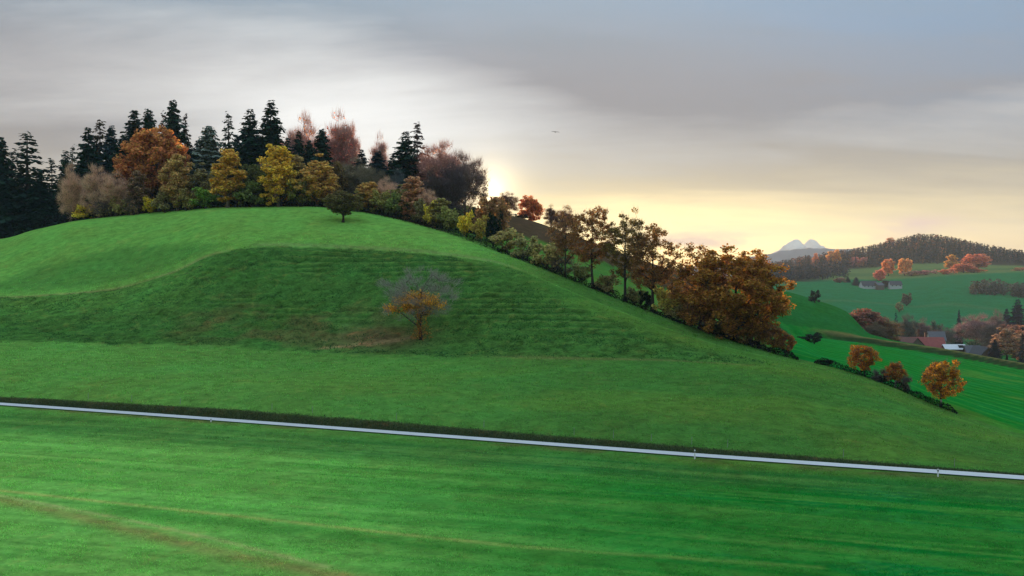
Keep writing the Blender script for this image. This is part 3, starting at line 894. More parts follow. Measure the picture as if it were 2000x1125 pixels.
def plant(kind, name, loc, H, Wd, col, label, cat, group=None, twig=(0.10, 0.085, 0.085), bark='bark', rot=None, guard=False, variant=None, crown_label=None):
    k = COUNT.get(kind, 0); COUNT[kind] = k + 1
    up = 1.8 if kind in LEAFMAT else 1.6
    col = tuple(min(.8, c * up) for c in col); twig = tuple(min(.7, c * 1.25) for c in twig)
    pr = PROTO[kind][(k if variant is None else variant) % len(PROTO[kind])]
    root = link(name, None)
    root.location = (loc[0], loc[1], loc[2] - 0.15)
    root.rotation_euler = (0, 0, (k * 2.399 + 0.7) if rot is None else rot)
    tag(root, label, cat, group)
    bush = kind in ('bush', 'twigbush')
    for part in ('trunk', 'branches', 'crown', 'twigs'):
        me = pr.get(part)
        if me is None: continue
        mat = M['bark'] if part in ('trunk', 'branches') else M['twig'] if part == 'twigs' else M[LEAFMAT.get(kind, 'leaf')]
        nm = {'branches': 'branches', 'trunk': 'stem' if bush else 'trunk', 'crown': 'foliage' if bush else 'crown', 'twigs': 'twig_crown'}[part]
        if not me.materials: me.materials.append(mat)
        o = link(nm, me, root)
        o.scale = (Wd, Wd, H)
        if part == 'branches': o['kind'] = 'stuff'
        if part == 'trunk':
            add_limbs(pr, o)
        if part == 'trunk' and bark != 'bark':
            o.material_slots[0].link = 'OBJECT'; o.material_slots[0].material = M[bark]
        o.color = (*(col if part != 'twigs' else twig), 1)
    if guard:
        mb = MB(); r = 0.16
        mb.tube([(0, 0, 0), (0, 0, .7), (0, 0, 1.5)], [r * 1.15, r, r * .95], 8)
        mb.build('trunk_guard', M['guard'], root)
    return root


def tree(kind, name, px, top, w, Y, col, label, cat='tree', group=None, dz=0.0, **kw):
    X, Yy, z = on_px(px, Y)
    zt = (562.5 - top) / F * Y + CAMZ
    H = max(zt - z, 1.0)
    return plant(kind, name, (X, Yy, z + dz), H, w / F * Y, col, label, cat, group, **kw)


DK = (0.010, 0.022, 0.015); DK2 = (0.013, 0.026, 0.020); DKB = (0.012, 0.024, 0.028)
WG = 'conifers in the wood on the hill'
for a in (
    ('spruce', -22, 280, 62, 345, DK, 'dark spruce cut off by the picture edge at the far left of the wood'),
    ('spruce', 3, 266, 56, 342, DK, 'dark full spruce standing at the left edge of the picture'),
    ('thin', 53, 256, 78, 348, DK2, 'tall see-through spruce with sky between its branches, left end of the wood'),
    ('thin', 25, 288, 52, 352, DK, 'thin spruce just left of the tall see-through spruce'),
    ('spruce', 78, 335, 48, 343, DK, 'low dark spruce right of the tall see-through spruce'),
    ('thin', 101, 308, 40, 356, DK2, 'slender sparse spruce in the low gap at the left end of the wood'),
    ('spruce', 128, 293, 40, 346, DK, 'narrow dark spruce rising above the pinkish bare birch'),
    ('thin', 142, 280, 34, 358, DK2, 'very thin spruce tip next to a narrow dark spruce, left of the main clump'),
    ('spruce', 172, 247, 52, 346, DK, 'leftmost spruce of the main dark clump'),
    ('thin', 195, 232, 56, 352, (0.030, 0.026, 0.014), 'brownish spruce with thin pointed top in the main dark clump'),
    ('spruce', 217, 244, 50, 340, DKB, 'short spruce between the brownish spruce and the tall pair'),
    ('fir', 242, 262, 56, 338, DK, 'broad dark fir filling the clump above the bare birches'),
    ('spruce', 263, 214, 58, 344, DK, 'tall pointed spruce left of the round-topped fir'),
    ('fir', 291, 211, 44, 340, DK, 'round-topped dark fir behind the orange-brown beech'),
    ('fir', 338, 194, 50, 342, DK, 'tallest broad fir directly above the orange-brown beech'),
    ('thin', 319, 215, 34, 356, (0.04, 0.022, 0.018), 'thin reddish conifer touching the tallest broad fir on its left'),
    ('thin', 362, 220, 30, 350, (0.026, 0.022, 0.018), 'thin brown spruce touching the tallest broad fir on its right'),
    ('fir', 408, 244, 56, 322, (0.085, 0.105, 0.085), 'grey-green broad pine between two yellow birches'),
    ('thin', 446, 216, 46, 346, (0.020, 0.034, 0.026), 'open-branched spruce behind the grey-green pine'),
    ('spruce', 489, 212, 58, 338, DK, 'black-green spruce left of the tallest pointed spruce'),
    ('spruce', 529, 194, 62, 336, DK, 'tallest pointed spruce at the middle of the wood'),
    ('spruce', 507, 262, 60, 330, DK, 'dark spruce filling the gap between the two tall pointed spruces'),
    ('spruce', 561, 268, 34, 344, DK2, 'small spruce right of the tallest pointed spruce'),
    ('spruce', 583, 254, 34, 334, DK, 'narrow dark spruce in front of the pale pinkish tree'),
    ('fir', 604, 272, 34, 338, DK, 'short spruce between the narrow dark spruce and the squarish fir'),
    ('fir', 628, 250, 42, 330, DK, 'squarish black fir left of the pink-red bare tree'),
    ('spruce', 706, 290, 40, 345, DKB, 'small blue-dark spruce right of the pink-red bare tree'),
    ('spruce', 738, 294, 50, 328, (0.017, 0.034, 0.038), 'bluish spruce in the low middle of the wood'),
    ('spruce', 768, 302, 40, 330, DKB, 'bluish spruce just left of the black spruce by the thin pale larch'),
    ('spruce', 792, 256, 60, 326, DK, 'black spruce with ragged branches on the right side of the wood'),
    ('thin', 815, 237, 44, 342, (0.045, 0.036, 0.035), 'thin pale larch leaning out beside the black spruce on the right'),
    ('spruce', 926, 402, 28, 284, (0.010, 0.034, 0.030), 'small blue-green spruce above the yellow hedge bushes'),
):
    a = a[:3] + (a[3] * 1.28,) + a[4:]
    tree(a[0], 'larch_tree' if 'larch' in a[6] else 'fir_tree' if a[0] == 'fir' and 'pine' not in a[6] else 'pine_tree' if 'pine' in a[6] else 'spruce_tree', *a[1:6], a[6], 'tree', WG)
# dim trunks and crowns deeper in the wood that close it off
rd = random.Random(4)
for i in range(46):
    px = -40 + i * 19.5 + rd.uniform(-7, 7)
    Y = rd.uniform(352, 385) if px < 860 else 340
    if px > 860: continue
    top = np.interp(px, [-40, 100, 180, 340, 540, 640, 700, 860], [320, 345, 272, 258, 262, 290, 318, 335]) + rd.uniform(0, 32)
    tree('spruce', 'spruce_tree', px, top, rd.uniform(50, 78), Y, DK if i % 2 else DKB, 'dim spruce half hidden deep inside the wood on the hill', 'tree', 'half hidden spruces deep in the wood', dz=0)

BG = 'broadleaf trees in the wood on the hill'
OR = (0.235, 0.085, 0.022); YL = (0.48, 0.272, 0.04); YB = (0.23, 0.15, 0.048); OL = (0.10, 0.105, 0.030); BR = (0.13, 0.082, 0.048); PK = (0.28, 0.15, 0.10)
for a in (
    ('beech', 'beech_tree', 306, 250, 128, 327, (0.28, 0.125, 0.042), 'large round orange-brown beech at the edge of the wood', 0),
    ('birch', 'birch_tree', 347, 284, 62, 310, (0.27, 0.18, 0.065), 'tan birch overlapping the right side of the orange-brown beech', 0),
    ('birch', 'birch_tree', 445, 290, 72, 305, (0.36, 0.235, 0.045), 'golden birch right of the grey-green pine', 1),
    ('birch', 'birch_tree', 544, 283, 78, 304, YL, 'brightest yellow birch below the tallest pointed spruce', 2),
    ('birch', 'birch_tree', 620, 300, 72, 303, (0.33, 0.215, 0.06), 'yellow-brown birch behind the small round tree on the meadow', 0),
    ('birch', 'birch_tree', 268, 332, 46, 313, (0.16, 0.10, 0.06), 'pale brown birch tucked against the left side of the beech', 1),
    ('bare', 'birch_tree', 140, 320, 46, 322, (0.20, 0.13, 0.08), 'pinkish nearly bare birch at the left end of the wood edge', 0),
    ('bare', 'birch_tree', 192, 322, 66, 320, (0.17, 0.11, 0.08), 'broad purple-brown bare birch left of the beech', 1),
    ('bare', 'birch_tree', 228, 336, 58, 317, (0.17, 0.12, 0.07), 'bare brownish birch between the purple-brown birch and the beech', 2),
    ('birch', 'maple_tree', 582, 304, 60, 309, (0.22, 0.16, 0.06), 'olive-brown tree between the brightest yellow birch and the yellow-brown birch', 1),
    ('round', 'hazel_tree', 497, 322, 62, 310, (0.075, 0.08, 0.026), 'dark olive hazel between the golden and the brightest yellow birch', 1),
    ('bare', 'larch_tree', 590, 222, 82, 352, (0.42, 0.20, 0.11), 'tall pale pinkish-orange bare tree behind the narrow dark spruce', 0),
    ('bare', 'larch_tree', 661, 220, 76, 350, (0.50, 0.13, 0.08), 'tall pink-red bare tree catching the low sun', 2),
    ('bare', 'aspen_tree', 684, 238, 40, 358, (0.34, 0.22, 0.18), 'faint bare tree just right of the pink-red tree', 1),
    ('bare', 'aspen_tree', 742, 262, 44, 362, (0.30, 0.24, 0.2), 'faint thin bare tree in the skyline gap of the wood', 2),
    ('bare', 'oak_tree', 694, 308, 84, 318, (0.13, 0.11, 0.07), 'olive-brown oak mass behind the small round meadow tree', 2),
    ('round', 'oak_tree', 652, 318, 50, 312, (0.11, 0.078, 0.032), 'brown oak between the yellow-brown birch and the olive-brown oak', 0),
    ('bare', 'ash_tree', 732, 328, 62, 310, (0.085, 0.075, 0.05), 'grey-brown bare ash right of the olive-brown oak', 1),
    ('bare', 'ash_tree', 775, 330, 56, 312, (0.050, 0.060, 0.060), 'blue-grey bare ash below the black spruce on the right', 0),
    ('bare', 'oak_tree', 855, 274, 104, 328, (0.28, 0.17, 0.13), 'pinkish bare oak crown on the right shoulder of the wood', 1),
    ('bare', 'oak_tree', 908, 293, 88, 322, (0.12, 0.085, 0.08), 'purple-dark bare oak at the right end of the wood, beside the sunset', 1),
    ('bare', 'oak_tree', 882, 318, 62, 314, (0.060, 0.046, 0.048), 'dark bare oak below the two crowns at the right end of the wood', 2),
    ('bare', 'oak_tree', 845, 330, 56, 312, (0.06, 0.045, 0.04), 'dark reddish bare oak under the pinkish crown', 0),
    ('birch', 'birch_tree', 719, 354, 54, 298, (0.31, 0.20, 0.06), 'yellow-tan birch right of the small round meadow tree', 2),
    ('birch', 'birch_tree', 809, 344, 52, 289, (0.30, 0.17, 0.09), 'pinkish tan birch on the right part of the wood edge', 1),
    ('birch', 'birch_tree', 392, 318, 52, 312, (0.16, 0.13, 0.055), 'dull olive birch left of the golden birch, below the grey-green pine', 0),
    ('birch', 'aspen_tree', 470, 330, 50, 314, (0.20, 0.15, 0.05), 'tan-olive aspen touching the right side of the golden birch', 1),
    ('bare', 'aspen_tree', 516, 318, 56, 318, (0.19, 0.13, 0.08), 'grey-tan bare aspen between the dark olive hazel and the brightest yellow birch', 2),
    ('birch', 'aspen_tree', 640, 330, 46, 306, (0.24, 0.15, 0.05), 'tan aspen touching the right side of the yellow-brown birch', 2),
    ('bare', 'aspen_tree', 758, 345, 52, 300, (0.20, 0.15, 0.09), 'grey-tan bare aspen right of the yellow-tan birch', 0),
    ('birch', 'hazel_tree', 780, 360, 50, 294, (0.15, 0.14, 0.045), 'olive hazel left of the pinkish tan birch', 0),
    ('birch', 'hazel_tree', 862, 386, 48, 280, (0.17, 0.15, 0.05), 'olive hazel on the slope right of the round yellow bush', 1),
    ('bare', 'aspen_tree', 832, 366, 46, 288, (0.19, 0.13, 0.09), 'pinkish grey bare aspen behind the yellow bush on the slope', 1),
    ('round', 'oak_tree', 962, 384, 66, 272, (0.20, 0.12, 0.055), 'brown tree over the ivy-dark leaning trunk on the right slope', 1),
):
    tw = (0.34, 0.19, 0.16) if a[6][0] > 0.24 else (0.60, 0.36, 0.25) if a[6][0] > 0.15 else tuple(c * 1.5 for c in a[6])
    tree(a[0], a[1], *a[2:6], tuple(c * 1.3 for c in a[6]), a[7], 'tree', BG, variant=a[8], twig=tw if a[0] == 'bare' else (0.13, 0.10, 0.06), bark='birch' if a[1] == 'birch_tree' else 'bark')

EG = 'bushes along the edge of the wood'
for a in (
    ('bush', 166, 398, 40, 319, (0.25, 0.20, 0.025), 'bright yellow bush at the left end of the wood edge'),
    ('twigbush', 205, 385, 46, 316, (0.15, 0.11, 0.045), 'tan bush right of the bright yellow bush at the left end'),
    ('bush', 236, 380, 42, 314, (0.12, 0.10, 0.035), 'olive-tan bush below the bare birches'),
    ('bush', 291, 381, 28, 311, (0.26, 0.20, 0.02), 'small round yellow bush below the orange-brown beech'),
    ('twigbush', 262, 378, 34, 312, (0.13, 0.085, 0.04), 'brown twiggy bush left of the small round yellow bush'),
    ('bush', 322, 372, 40, 309, (0.11, 0.095, 0.04), 'dull green-brown bush under the tan birch'),
    ('bush', 364, 366, 46, 307, (0.14, 0.115, 0.04), 'tan-green bush left of the green bush at the wood edge'),
    ('bush', 400, 366, 50, 306, (0.075, 0.125, 0.022), 'green bush between the tan birch and the golden birch'),
    ('bush', 490, 352, 52, 304, (0.06, 0.075, 0.022), 'dark green bush right of the golden birch'),
    ('bush', 586, 350, 46, 302, (0.085, 0.085, 0.026), 'olive bush right of the brightest yellow birch'),
    ('bush', 700, 372, 40, 297, (0.085, 0.075, 0.025), 'brown-olive bush just right of the small round meadow tree'),
    ('bush', 744, 370, 46, 294, (0.115, 0.105, 0.03), 'olive-yellow bush right of the yellow-tan birch'),
    ('bush', 774, 377, 46, 290, (0.070, 0.085, 0.024), 'dark olive bush left of the pinkish tan birch'),
    ('bush', 842, 392, 34, 281, (0.23, 0.19, 0.028), 'yellow bush right of the pinkish tan birch'),
    ('bush', 876, 404, 48, 276, (0.11, 0.115, 0.035), 'pale olive bush between two yellow bushes on the slope'),
    ('bush', 911, 412, 32, 270, (0.27, 0.20, 0.022), 'deep yellow bush above the right slope'),
    ('bush', 938, 420, 36, 266, (0.17, 0.135, 0.03), 'olive-yellow bush right of the deep yellow bush'),
    ('bush', 820, 388, 36, 284, (0.09, 0.08, 0.035), 'grey-olive bush under the pinkish tan birch'),
):
    tree(a[0], 'bush', *a[1:5], tuple(c * 2.0 for c in a[5]), a[6], 'bush', EG)

HG = 'trees and bushes in the hedgerow on the right slope'
tree('bush', 'ivy_tree', 963, 412, 34, 260, (0.008, 0.018, 0.010), 'almost black ivy-covered trunk on the right slope below the brown tree', 'tree', HG, variant=1)
for a in (
    ('bush', 990, 446, 56, 255, (0.115, 0.095, 0.035), 'tan-olive hedge bush right of the ivy-covered trunk'),
    ('bush', 1030, 462, 48, 248, (0.09, 0.085, 0.033), 'second olive hedge bush right of the ivy-covered trunk'),
    ('bush', 1068, 474, 54, 243, (0.105, 0.09, 0.03), 'wide olive-brown hedge bush left of the first open oak'),
    ('twigbush', 1098, 490, 44, 239, (0.10, 0.075, 0.03), 'brown hedge bush at the foot of the first open oak'),
    ('bush', 1135, 508, 40, 236, (0.07, 0.075, 0.028), 'dull green hedge bush between the first two open oaks'),
    ('bush', 1188, 530, 46, 229, (0.085, 0.07, 0.028), 'brown-green hedge bush between the second and third open oak'),
    ('bush', 1240, 556, 38, 222, (0.075, 0.07, 0.028), 'low olive hedge bush right of the third open oak'),
    ('bush', 1302, 556, 48, 214, (0.14, 0.12, 0.03), 'yellow-olive hedge bush right of the ivy-footed oak'),
    ('bush', 1335, 580, 42, 211, (0.085, 0.075, 0.03), 'grey-olive hedge bush left of the great oak'),
    ('bush', 1262, 562, 22, 218, (0.008, 0.016, 0.009), 'black ivy mass round the foot of the fourth open oak'),
):
    tree(a[0], 'bush', a[1], a[2] + (4 if a[1] > 1080 else -2), a[3] * (1.1 if a[1] > 1080 else 1.2), a[4] + (2.0 if a[1] > 1080 else 0.5), tuple(c * (2.5 if a[5][0] > .05 else 1) for c in a[5]), a[6], 'bush', HG)
LEAFO = (0.235, 0.115, 0.034)
tree('open', 'oak_tree', 1104, 404, 58, 236, (0.24, 0.13, 0.055), 'first open oak of the hedgerow, small reddish-brown crown against the sunset', 'tree', HG, variant=0)
tree('open', 'oak_tree', 1158, 403, 88, 231, LEAFO, 'second open oak of the hedgerow, brown with a tall dark trunk', 'tree', HG, variant=1)
tree('open', 'oak_tree', 1221, 408, 84, 224, (0.15, 0.105, 0.03), 'third open oak of the hedgerow, olive-green leaves against the yellow sky', 'tree', HG, variant=0, rot=2.2)
tree('open', 'oak_tree', 1274, 436, 98, 219, (0.21, 0.115, 0.036), 'fourth open oak of the hedgerow, wide brown crown with ivy at its foot', 'tree', HG, variant=2)
tree('oak_half', 'oak_tree', 1368, 478, 120, 209, (0.21, 0.11, 0.03), 'brown oak leaning against the left side of the great oak', 'tree', HG)
tree('oak', 'oak_tree', 1434, 484, 198, 203, (0.25, 0.125, 0.026), 'great dense orange-brown oak, widest tree at the end of the hedgerow', 'tree', HG)
tree('oak_half', 'oak_tree', 1482, 506, 92, 200, (0.25, 0.12, 0.024), 'dense orange-brown oak forming the right flank of the great oak', 'tree', HG, rot=1.1)
tree('small', 'oak_tree', 1512, 634, 52, 198, (0.25, 0.12, 0.03), 'small orange-brown oak at the foot of the great oak', 'tree', HG)
tree('small_b', 'oak_tree', 1538, 648, 38, 196, (0.25, 0.11, 0.025), 'smallest orange oak sapling, last in the hedgerow before the open slope', 'tree', HG)
tree('bush', 'bush', 1470, 636, 60, 200, (0.16, 0.10, 0.028), 'brown bush under the right side of the great oak', 'bush', HG)
tree('bush', 'bush', 1400, 622, 52, 204, (0.085, 0.062, 0.022), 'brown bush under the left side of the great oak', 'bush', HG)

# trees on the brown ridge behind the hedgerow
RG = 'trees on the brown ridge against the sunset'
for a in (
    ('bare', 990, 374, 46, 420, (0.25, 0.14, 0.08), 'bare tan tree on the skyline left of the orange round tree', 1),
    ('round', 1037, 383, 46, 428, (0.42, 0.15, 0.05), 'orange round tree glowing on the skyline ridge', 0),
    ('bare', 1076, 400, 28, 430, (0.20, 0.11, 0.07), 'small sparse tree right of the orange round tree on the ridge', 2),
    ('bare', 1102, 402, 40, 430, (0.24, 0.12, 0.09), 'reddish sparse tree on the ridge behind the first open oak', 0),
):
    tree(a[0], 'maple_tree', *a[1:6], a[6], 'tree', RG, variant=a[7], twig=(0.16, 0.09, 0.06))
tree('bush', 'bush', 1018, 418, 34, 424, (0.030, 0.024, 0.022), 'dark rounded bush on the brown ridge below the orange round tree', 'bush', RG)

# single trees in the meadow
tree('lone', 'maple_tree', 670, 372, 68, 275, (0.12, 0.10, 0.030), 'small round olive-brown tree standing alone near the hilltop', 'tree')


def bank_tree():
    """the half-bare tree on the steep bank: grey twigs, a band of orange leaves and leafy shoots at the foot"""
    X, Y, z = on_px(822, 201)
    k = Y / F
    r = make_deciduous(97, 15.5, 17, .30, 150, 58, 1.35, .2, 1.0, 1.0, 14, .3, hollow=.25, split=.72)
    rng = np.random.default_rng(5)
    root = link('apple_tree', None); root.location = (X, Y, z - .15)
    tag(root, 'half-bare tree alone on the steep bank, grey twigs and a band of orange leaves', 'tree')
    H = (645 - 500) * k; Wd = 158 * k
    for nm, me, mat, col in (('trunk', r['trunk'], M['bark'], None), ('branches', r['branches'], M['bark'], None), ('twig_crown', r['twigs'], M['twig'], (0.29, 0.265, 0.23))):
        me.materials.append(mat)
        o = link(nm, me, root); o.scale = (Wd, Wd, H)
        if col: o.color = (*col, 1)
        if nm == 'trunk': add_limbs(r, o)
        if nm == 'branches': o['kind'] = 'stuff'
    # orange leaves: clumps in the middle of the crown
    def clump(name, cx, cz, rx, rz, n, leaf, col, lab, seed):
        rg = np.random.default_rng(seed)
        m = 16
        C = rg.normal(size=(m, 3)) * np.array([rx * .5, rx * .4, rz * .45]) + np.array([cx, 0, cz])
        Pn = C[rg.integers(0, m, n)] + rg.normal(size=(n, 3)) * np.array([rx, rx, rz]) * .2
        V, q = leaf_quads(Pn, leaf, rg)
        o = link(name, mesh_np(name, V, q), root, M['leaf']); o.color = (*col, 1)
        o['label'] = lab
    clump('crown', -1.9, 7.3, 3.3, 2.2, 2800, .22, (0.75, 0.40, 0.045), 'band of orange leaves left in the crown', 3)
    clump('crown', 0.5, 7.2, 2.3, 2.6, 1700, .22, (0.72, 0.40, 0.05), 'orange-yellow leaves round the stem', 4)
    clump('foliage', 0.5, 2.4, 1.9, 4.2, 800, .16, (0.46, 0.23, 0.05), 'tan leafy shoots at the foot of the trunk', 5)
    clump('foliage', -1.2, 10.2, 5.0, 1.6, 300, .14, (0.12, 0.09, 0.05), 'thin brown leaves above the orange band', 6)


bank_tree()

# right-hand hedge with the orange trees
OG = 'trees and bushes of the low hedge on the lower right slope'
tree('small', 'cherry_tree', 1688, 671, 58, 182, (0.30, 0.125, 0.018), 'orange round tree, first of the low hedge on the lower right', 'tree', OG, rot=.4)
tree('small_b', 'cherry_tree', 1749, 703, 42, 176, (0.26, 0.105, 0.020), 'smallest orange tree between two dark shrubs in the low hedge', 'tree', OG, guard=True)
tree('small', 'cherry_tree', 1838, 700, 82, 167.5, (0.34, 0.165, 0.020), 'largest orange tree at the lower end of the low hedge, pale trunk guard', 'tree', OG, rot=2.6, guard=True)
tree('twigbush', 'bush', 1722, 714, 40, 178.5, (0.045, 0.034, 0.030), 'dark purple-brown shrub left of the smallest orange tree', 'bush', OG)
tree('twigbush', 'bush', 1769, 727, 28, 174.5, (0.075, 0.055, 0.045), 'grey-purple shrub right of the smallest orange tree', 'bush', OG)
tree('bush', 'bush', 1612, 700, 40, 190, (0.012, 0.022, 0.012), 'dark rounded shrub at the upper end of the low hedge', 'bush', OG)
tree('bush', 'bush', 1568, 656, 30, 330, (0.016, 0.026, 0.016), 'low dark shrub, left one of two in the green field behind the great oak', 'bush', 'shrubs in the green field behind the great oak')
tree('bush', 'bush', 1590, 648, 34, 332, (0.020, 0.028, 0.018), 'taller dark shrub, right one of two in the green field behind the great oak', 'bush', 'shrubs in the green field behind the great oak')


# ------------------------------------------------------------------ hedges: leafy bands that follow the ground
def hedge(name, px0, px1, lineY, h, w, n, col, label, cat='hedge', leaf=0.16, mat='leaf', group=None, seed=1, uneven=0.5, stems=18):
    rng = np.random.default_rng(seed)
    u = rng.uniform(size=n)
    px = px0 + (px1 - px0) * u
    Yc = lineY(px) + rng.normal(size=n) * w * .5
    X = (px - 1000) / F * Yc
    top = h * (1 - uneven + 2 * uneven * fbm(px / 16.0, px * 0 + seed, seed, 3)) * np.clip(np.minimum(u, 1 - u) * 14 + .2, 0, 1)
    Z0 = grid_at(X, Yc)
    Pn = np.stack([X, Yc, Z0 + top * rng.uniform(-.05, 1, n) ** .8], -1)
    c = Pn.mean(0); c[2] = Z0.min()
    root = link(name, None); root.location = tuple(c)
    tag(root, label, cat, group)
    V, q = leaf_quads(Pn - c, leaf, rng)
    o = link('foliage', mesh_np('foliage', V, q), root, M[mat]); o.color = (*col, 1)
    mb = MB()
    for i in range(stems):
        p = Pn[i * (n // stems)] - c; zz = Z0[i * (n // stems)] - c[2]
        mb.tube([(p[0], p[1], zz - .1), (p[0] + rng.uniform(-.1, .1), p[1], zz + h * .35), (p[0] + rng.uniform(-.3, .3), p[1], zz + h * .7)], [.05, .04, .015], 5)
    s = mb.build('stems', M['bark'], root); s['kind'] = 'stuff'
    return root


cr = lambda d: (lambda px: pchip(crest[0], crest[1], px) + d)
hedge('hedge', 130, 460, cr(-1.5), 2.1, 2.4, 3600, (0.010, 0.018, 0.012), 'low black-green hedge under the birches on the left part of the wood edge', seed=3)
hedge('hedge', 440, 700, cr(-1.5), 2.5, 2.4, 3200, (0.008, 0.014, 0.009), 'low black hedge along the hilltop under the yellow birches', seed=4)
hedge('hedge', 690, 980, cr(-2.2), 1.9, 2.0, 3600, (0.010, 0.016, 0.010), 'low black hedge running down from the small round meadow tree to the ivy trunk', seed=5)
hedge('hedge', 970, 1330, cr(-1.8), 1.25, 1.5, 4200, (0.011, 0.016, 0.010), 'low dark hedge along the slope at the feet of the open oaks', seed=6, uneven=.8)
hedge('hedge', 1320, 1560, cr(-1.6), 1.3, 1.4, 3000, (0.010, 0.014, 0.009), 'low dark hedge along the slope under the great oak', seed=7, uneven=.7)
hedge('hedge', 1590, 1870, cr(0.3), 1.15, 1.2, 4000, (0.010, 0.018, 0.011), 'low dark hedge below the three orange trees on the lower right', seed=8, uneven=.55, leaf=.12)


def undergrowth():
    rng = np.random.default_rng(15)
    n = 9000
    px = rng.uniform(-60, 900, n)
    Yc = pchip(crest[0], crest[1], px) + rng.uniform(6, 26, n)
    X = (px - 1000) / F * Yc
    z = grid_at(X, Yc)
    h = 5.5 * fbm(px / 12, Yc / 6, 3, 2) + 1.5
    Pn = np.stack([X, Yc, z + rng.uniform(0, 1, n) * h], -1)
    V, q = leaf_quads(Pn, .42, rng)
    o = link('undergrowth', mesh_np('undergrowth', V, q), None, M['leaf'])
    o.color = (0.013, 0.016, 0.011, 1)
    tag(o, 'dark tangled undergrowth inside the wood on the hill', 'undergrowth', kind='stuff')


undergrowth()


def tufts(name, label, n, X, Y, h, wd, col, seed, mat='leaf'):
    rng = np.random.default_rng(seed)
    z = grid_at(X, Y)
    P0 = np.stack([X, Y, z - .03], -1)
    D = rng.normal(size=(len(X), 3)) * .55; D[:, 2] = 1.0
    V, t = slivers(P0, D, h, wd, rng)
    o = link(name, mesh_np(name, V, None, t), None, M[mat]); o.color = (*col, 1)
    tag(o, label, 'grass', kind='stuff')


def grass():
    rng = np.random.default_rng(77)
    n = 260000
    Y = rng.uniform(175, 262, n); X = rng.uniform(-.56, .40, n) * Y
    k = rng.uniform(size=n) < grid_at(X, Y, 3) * np.clip(fbm(X / 3.5, Y / 2.0, 9, 3) * 3.2 - 1.35, 0, 1) * .55
    tufts('rough_grass', 'dark rough grass covering the steep bank', 0, X[k], Y[k], .26, .10, (0.022, 0.105, 0.026), 1, 'twig')
    n = 60000
    px = rng.uniform(-80, 2080, n)
    Y = pchip(bank_top[0], bank_top[1], px) - 1.75 + rng.normal(size=n) * .85; X = (px - 1000) / F * Y
    Yc = pchip(road_c[0], road_c[1], px)
    k = Y > Yc + 1.75
    tufts('verge_grass', 'dark unmown verge grass on the bank above the lane', 0, X[k], Y[k], .20, .07, (0.070, 0.105, 0.045), 2, 'twig')
    # blades standing out of the nearer meadow
    n = 300000
    Y = np.concatenate([rng.uniform(62, 112, n // 2), 112 + 150 * rng.uniform(size=n // 2) ** 1.2]); X = rng.uniform(-.56, .56, len(Y)) * Y
    Yc = pchip(road_c[0], road_c[1], 1000 + F * X / Y)
    d = fbm(X / 2.2, Y / 1.6, 14, 3)
    k = (rng.uniform(size=len(Y)) < np.clip(d * 4 - 1.5, 0.06, 1)) & (np.abs(Y - Yc) > 1.7) & (grid_at(X, Y, 3) < .3) & (Y < pchip(crest[0], crest[1], 1000 + F * X / Y) - 1)
    X, Y = X[k], Y[k]
    ys, ts, _, _, _, C = GRID
    col = C[np.clip(np.searchsorted(ys, Y), 0, len(ys) - 1), np.clip(np.searchsorted(ts, X / Y), 0, len(ts) - 1)] * np.array([2.5, 2.1, 1.5])
    P0 = np.stack([X, Y, grid_at(X, Y) - .02], -1)
    D = rng.normal(size=(len(X), 3)) * .8; D[:, 2] = 1.0
    V, t = slivers(P0, D, .17 * np.clip(Y / 90, 1, 2.2)[:, None], .035 * np.clip(Y / 90, 1, 2.2)[:, None], rng)
    me = mesh_np('meadow_grass', V, None, t)
    ca = me.attributes.new('Col', 'FLOAT_COLOR', 'POINT')
    ca.data.foreach_set('color', np.concatenate([np.repeat(col, 3, 0), np.ones((len(V), 1))], 1).astype(np.float32).ravel())
    tag(link('meadow_grass', me, None, attr_material('grass_blades', trans=.3)), 'short green blades standing out of the near meadow', 'grass', kind='stuff')


grass()


# ------------------------------------------------------------------ far wooded hill
def far_wood(name, label, n, region, cols, seed, hmin, hmax, leaves=26, conif=0.42, cc=(0.014, 0.024, 0.020)):
    rng = np.random.default_rng(seed)
    AV = []; AC = []
    k = 0
    while k < n:
        px = rng.uniform(region[0], region[1]); Y = rng.uniform(region[2], region[3])
        if not region[4](px, Y): continue
        k += 1
        X, _, z = on_px(px, Y)
        H = rng.uniform(hmin, hmax); con = rng.uniform() < conif
        m = leaves
        f = rng.uniform(0.05, 1, m)
        rad = (H * .22 * (1 - f) + .3) if con else H * .34 * np.sqrt(np.clip(1 - (2 * f - 1.0) ** 2, .05, 1))
        a = rng.uniform(0, 6.283, m); rr = rad * np.sqrt(rng.uniform(.2, 1, m))
        Pn = np.stack([X + np.cos(a) * rr, Y + np.sin(a) * rr, z + f * H], -1)
        V, _ = leaf_quads(Pn, H * .085, rng)
        ci = rng.choice(len(cols), p=[c[3] for c in cols]) if not con else -1
        col = np.array(cc) if con else np.array(cols[ci][:3])
        col = col * rng.uniform(.7, 1.3)
        AV.append(V); AC.append(np.tile(col, (len(V), 1)))
    V = np.concatenate(AV); C = np.concatenate(AC)
    me = mesh_np(name, V, np.arange(len(V)).reshape(-1, 4))
    ca = me.attributes.new('Col', 'FLOAT_COLOR', 'POINT')
    ca.data.foreach_set('color', np.concatenate([C, np.ones((len(C), 1))], 1).astype(np.float32).ravel())
    o = link(name, me, None, M['farwood'])
    tag(o, label, 'wood', kind='stuff')
    return o


M['farwood'] = attr_material('far_trees', trans=0.3)
HOUSES = ((1552, 532), (1590, 524), (1611, 520), (1597, 514))


def clear(p, y):
    return all(abs(p - h[0]) > 7 or not (-160 < y - (1500 + (546 - h[1]) * 36) < 60) for h in HOUSES)


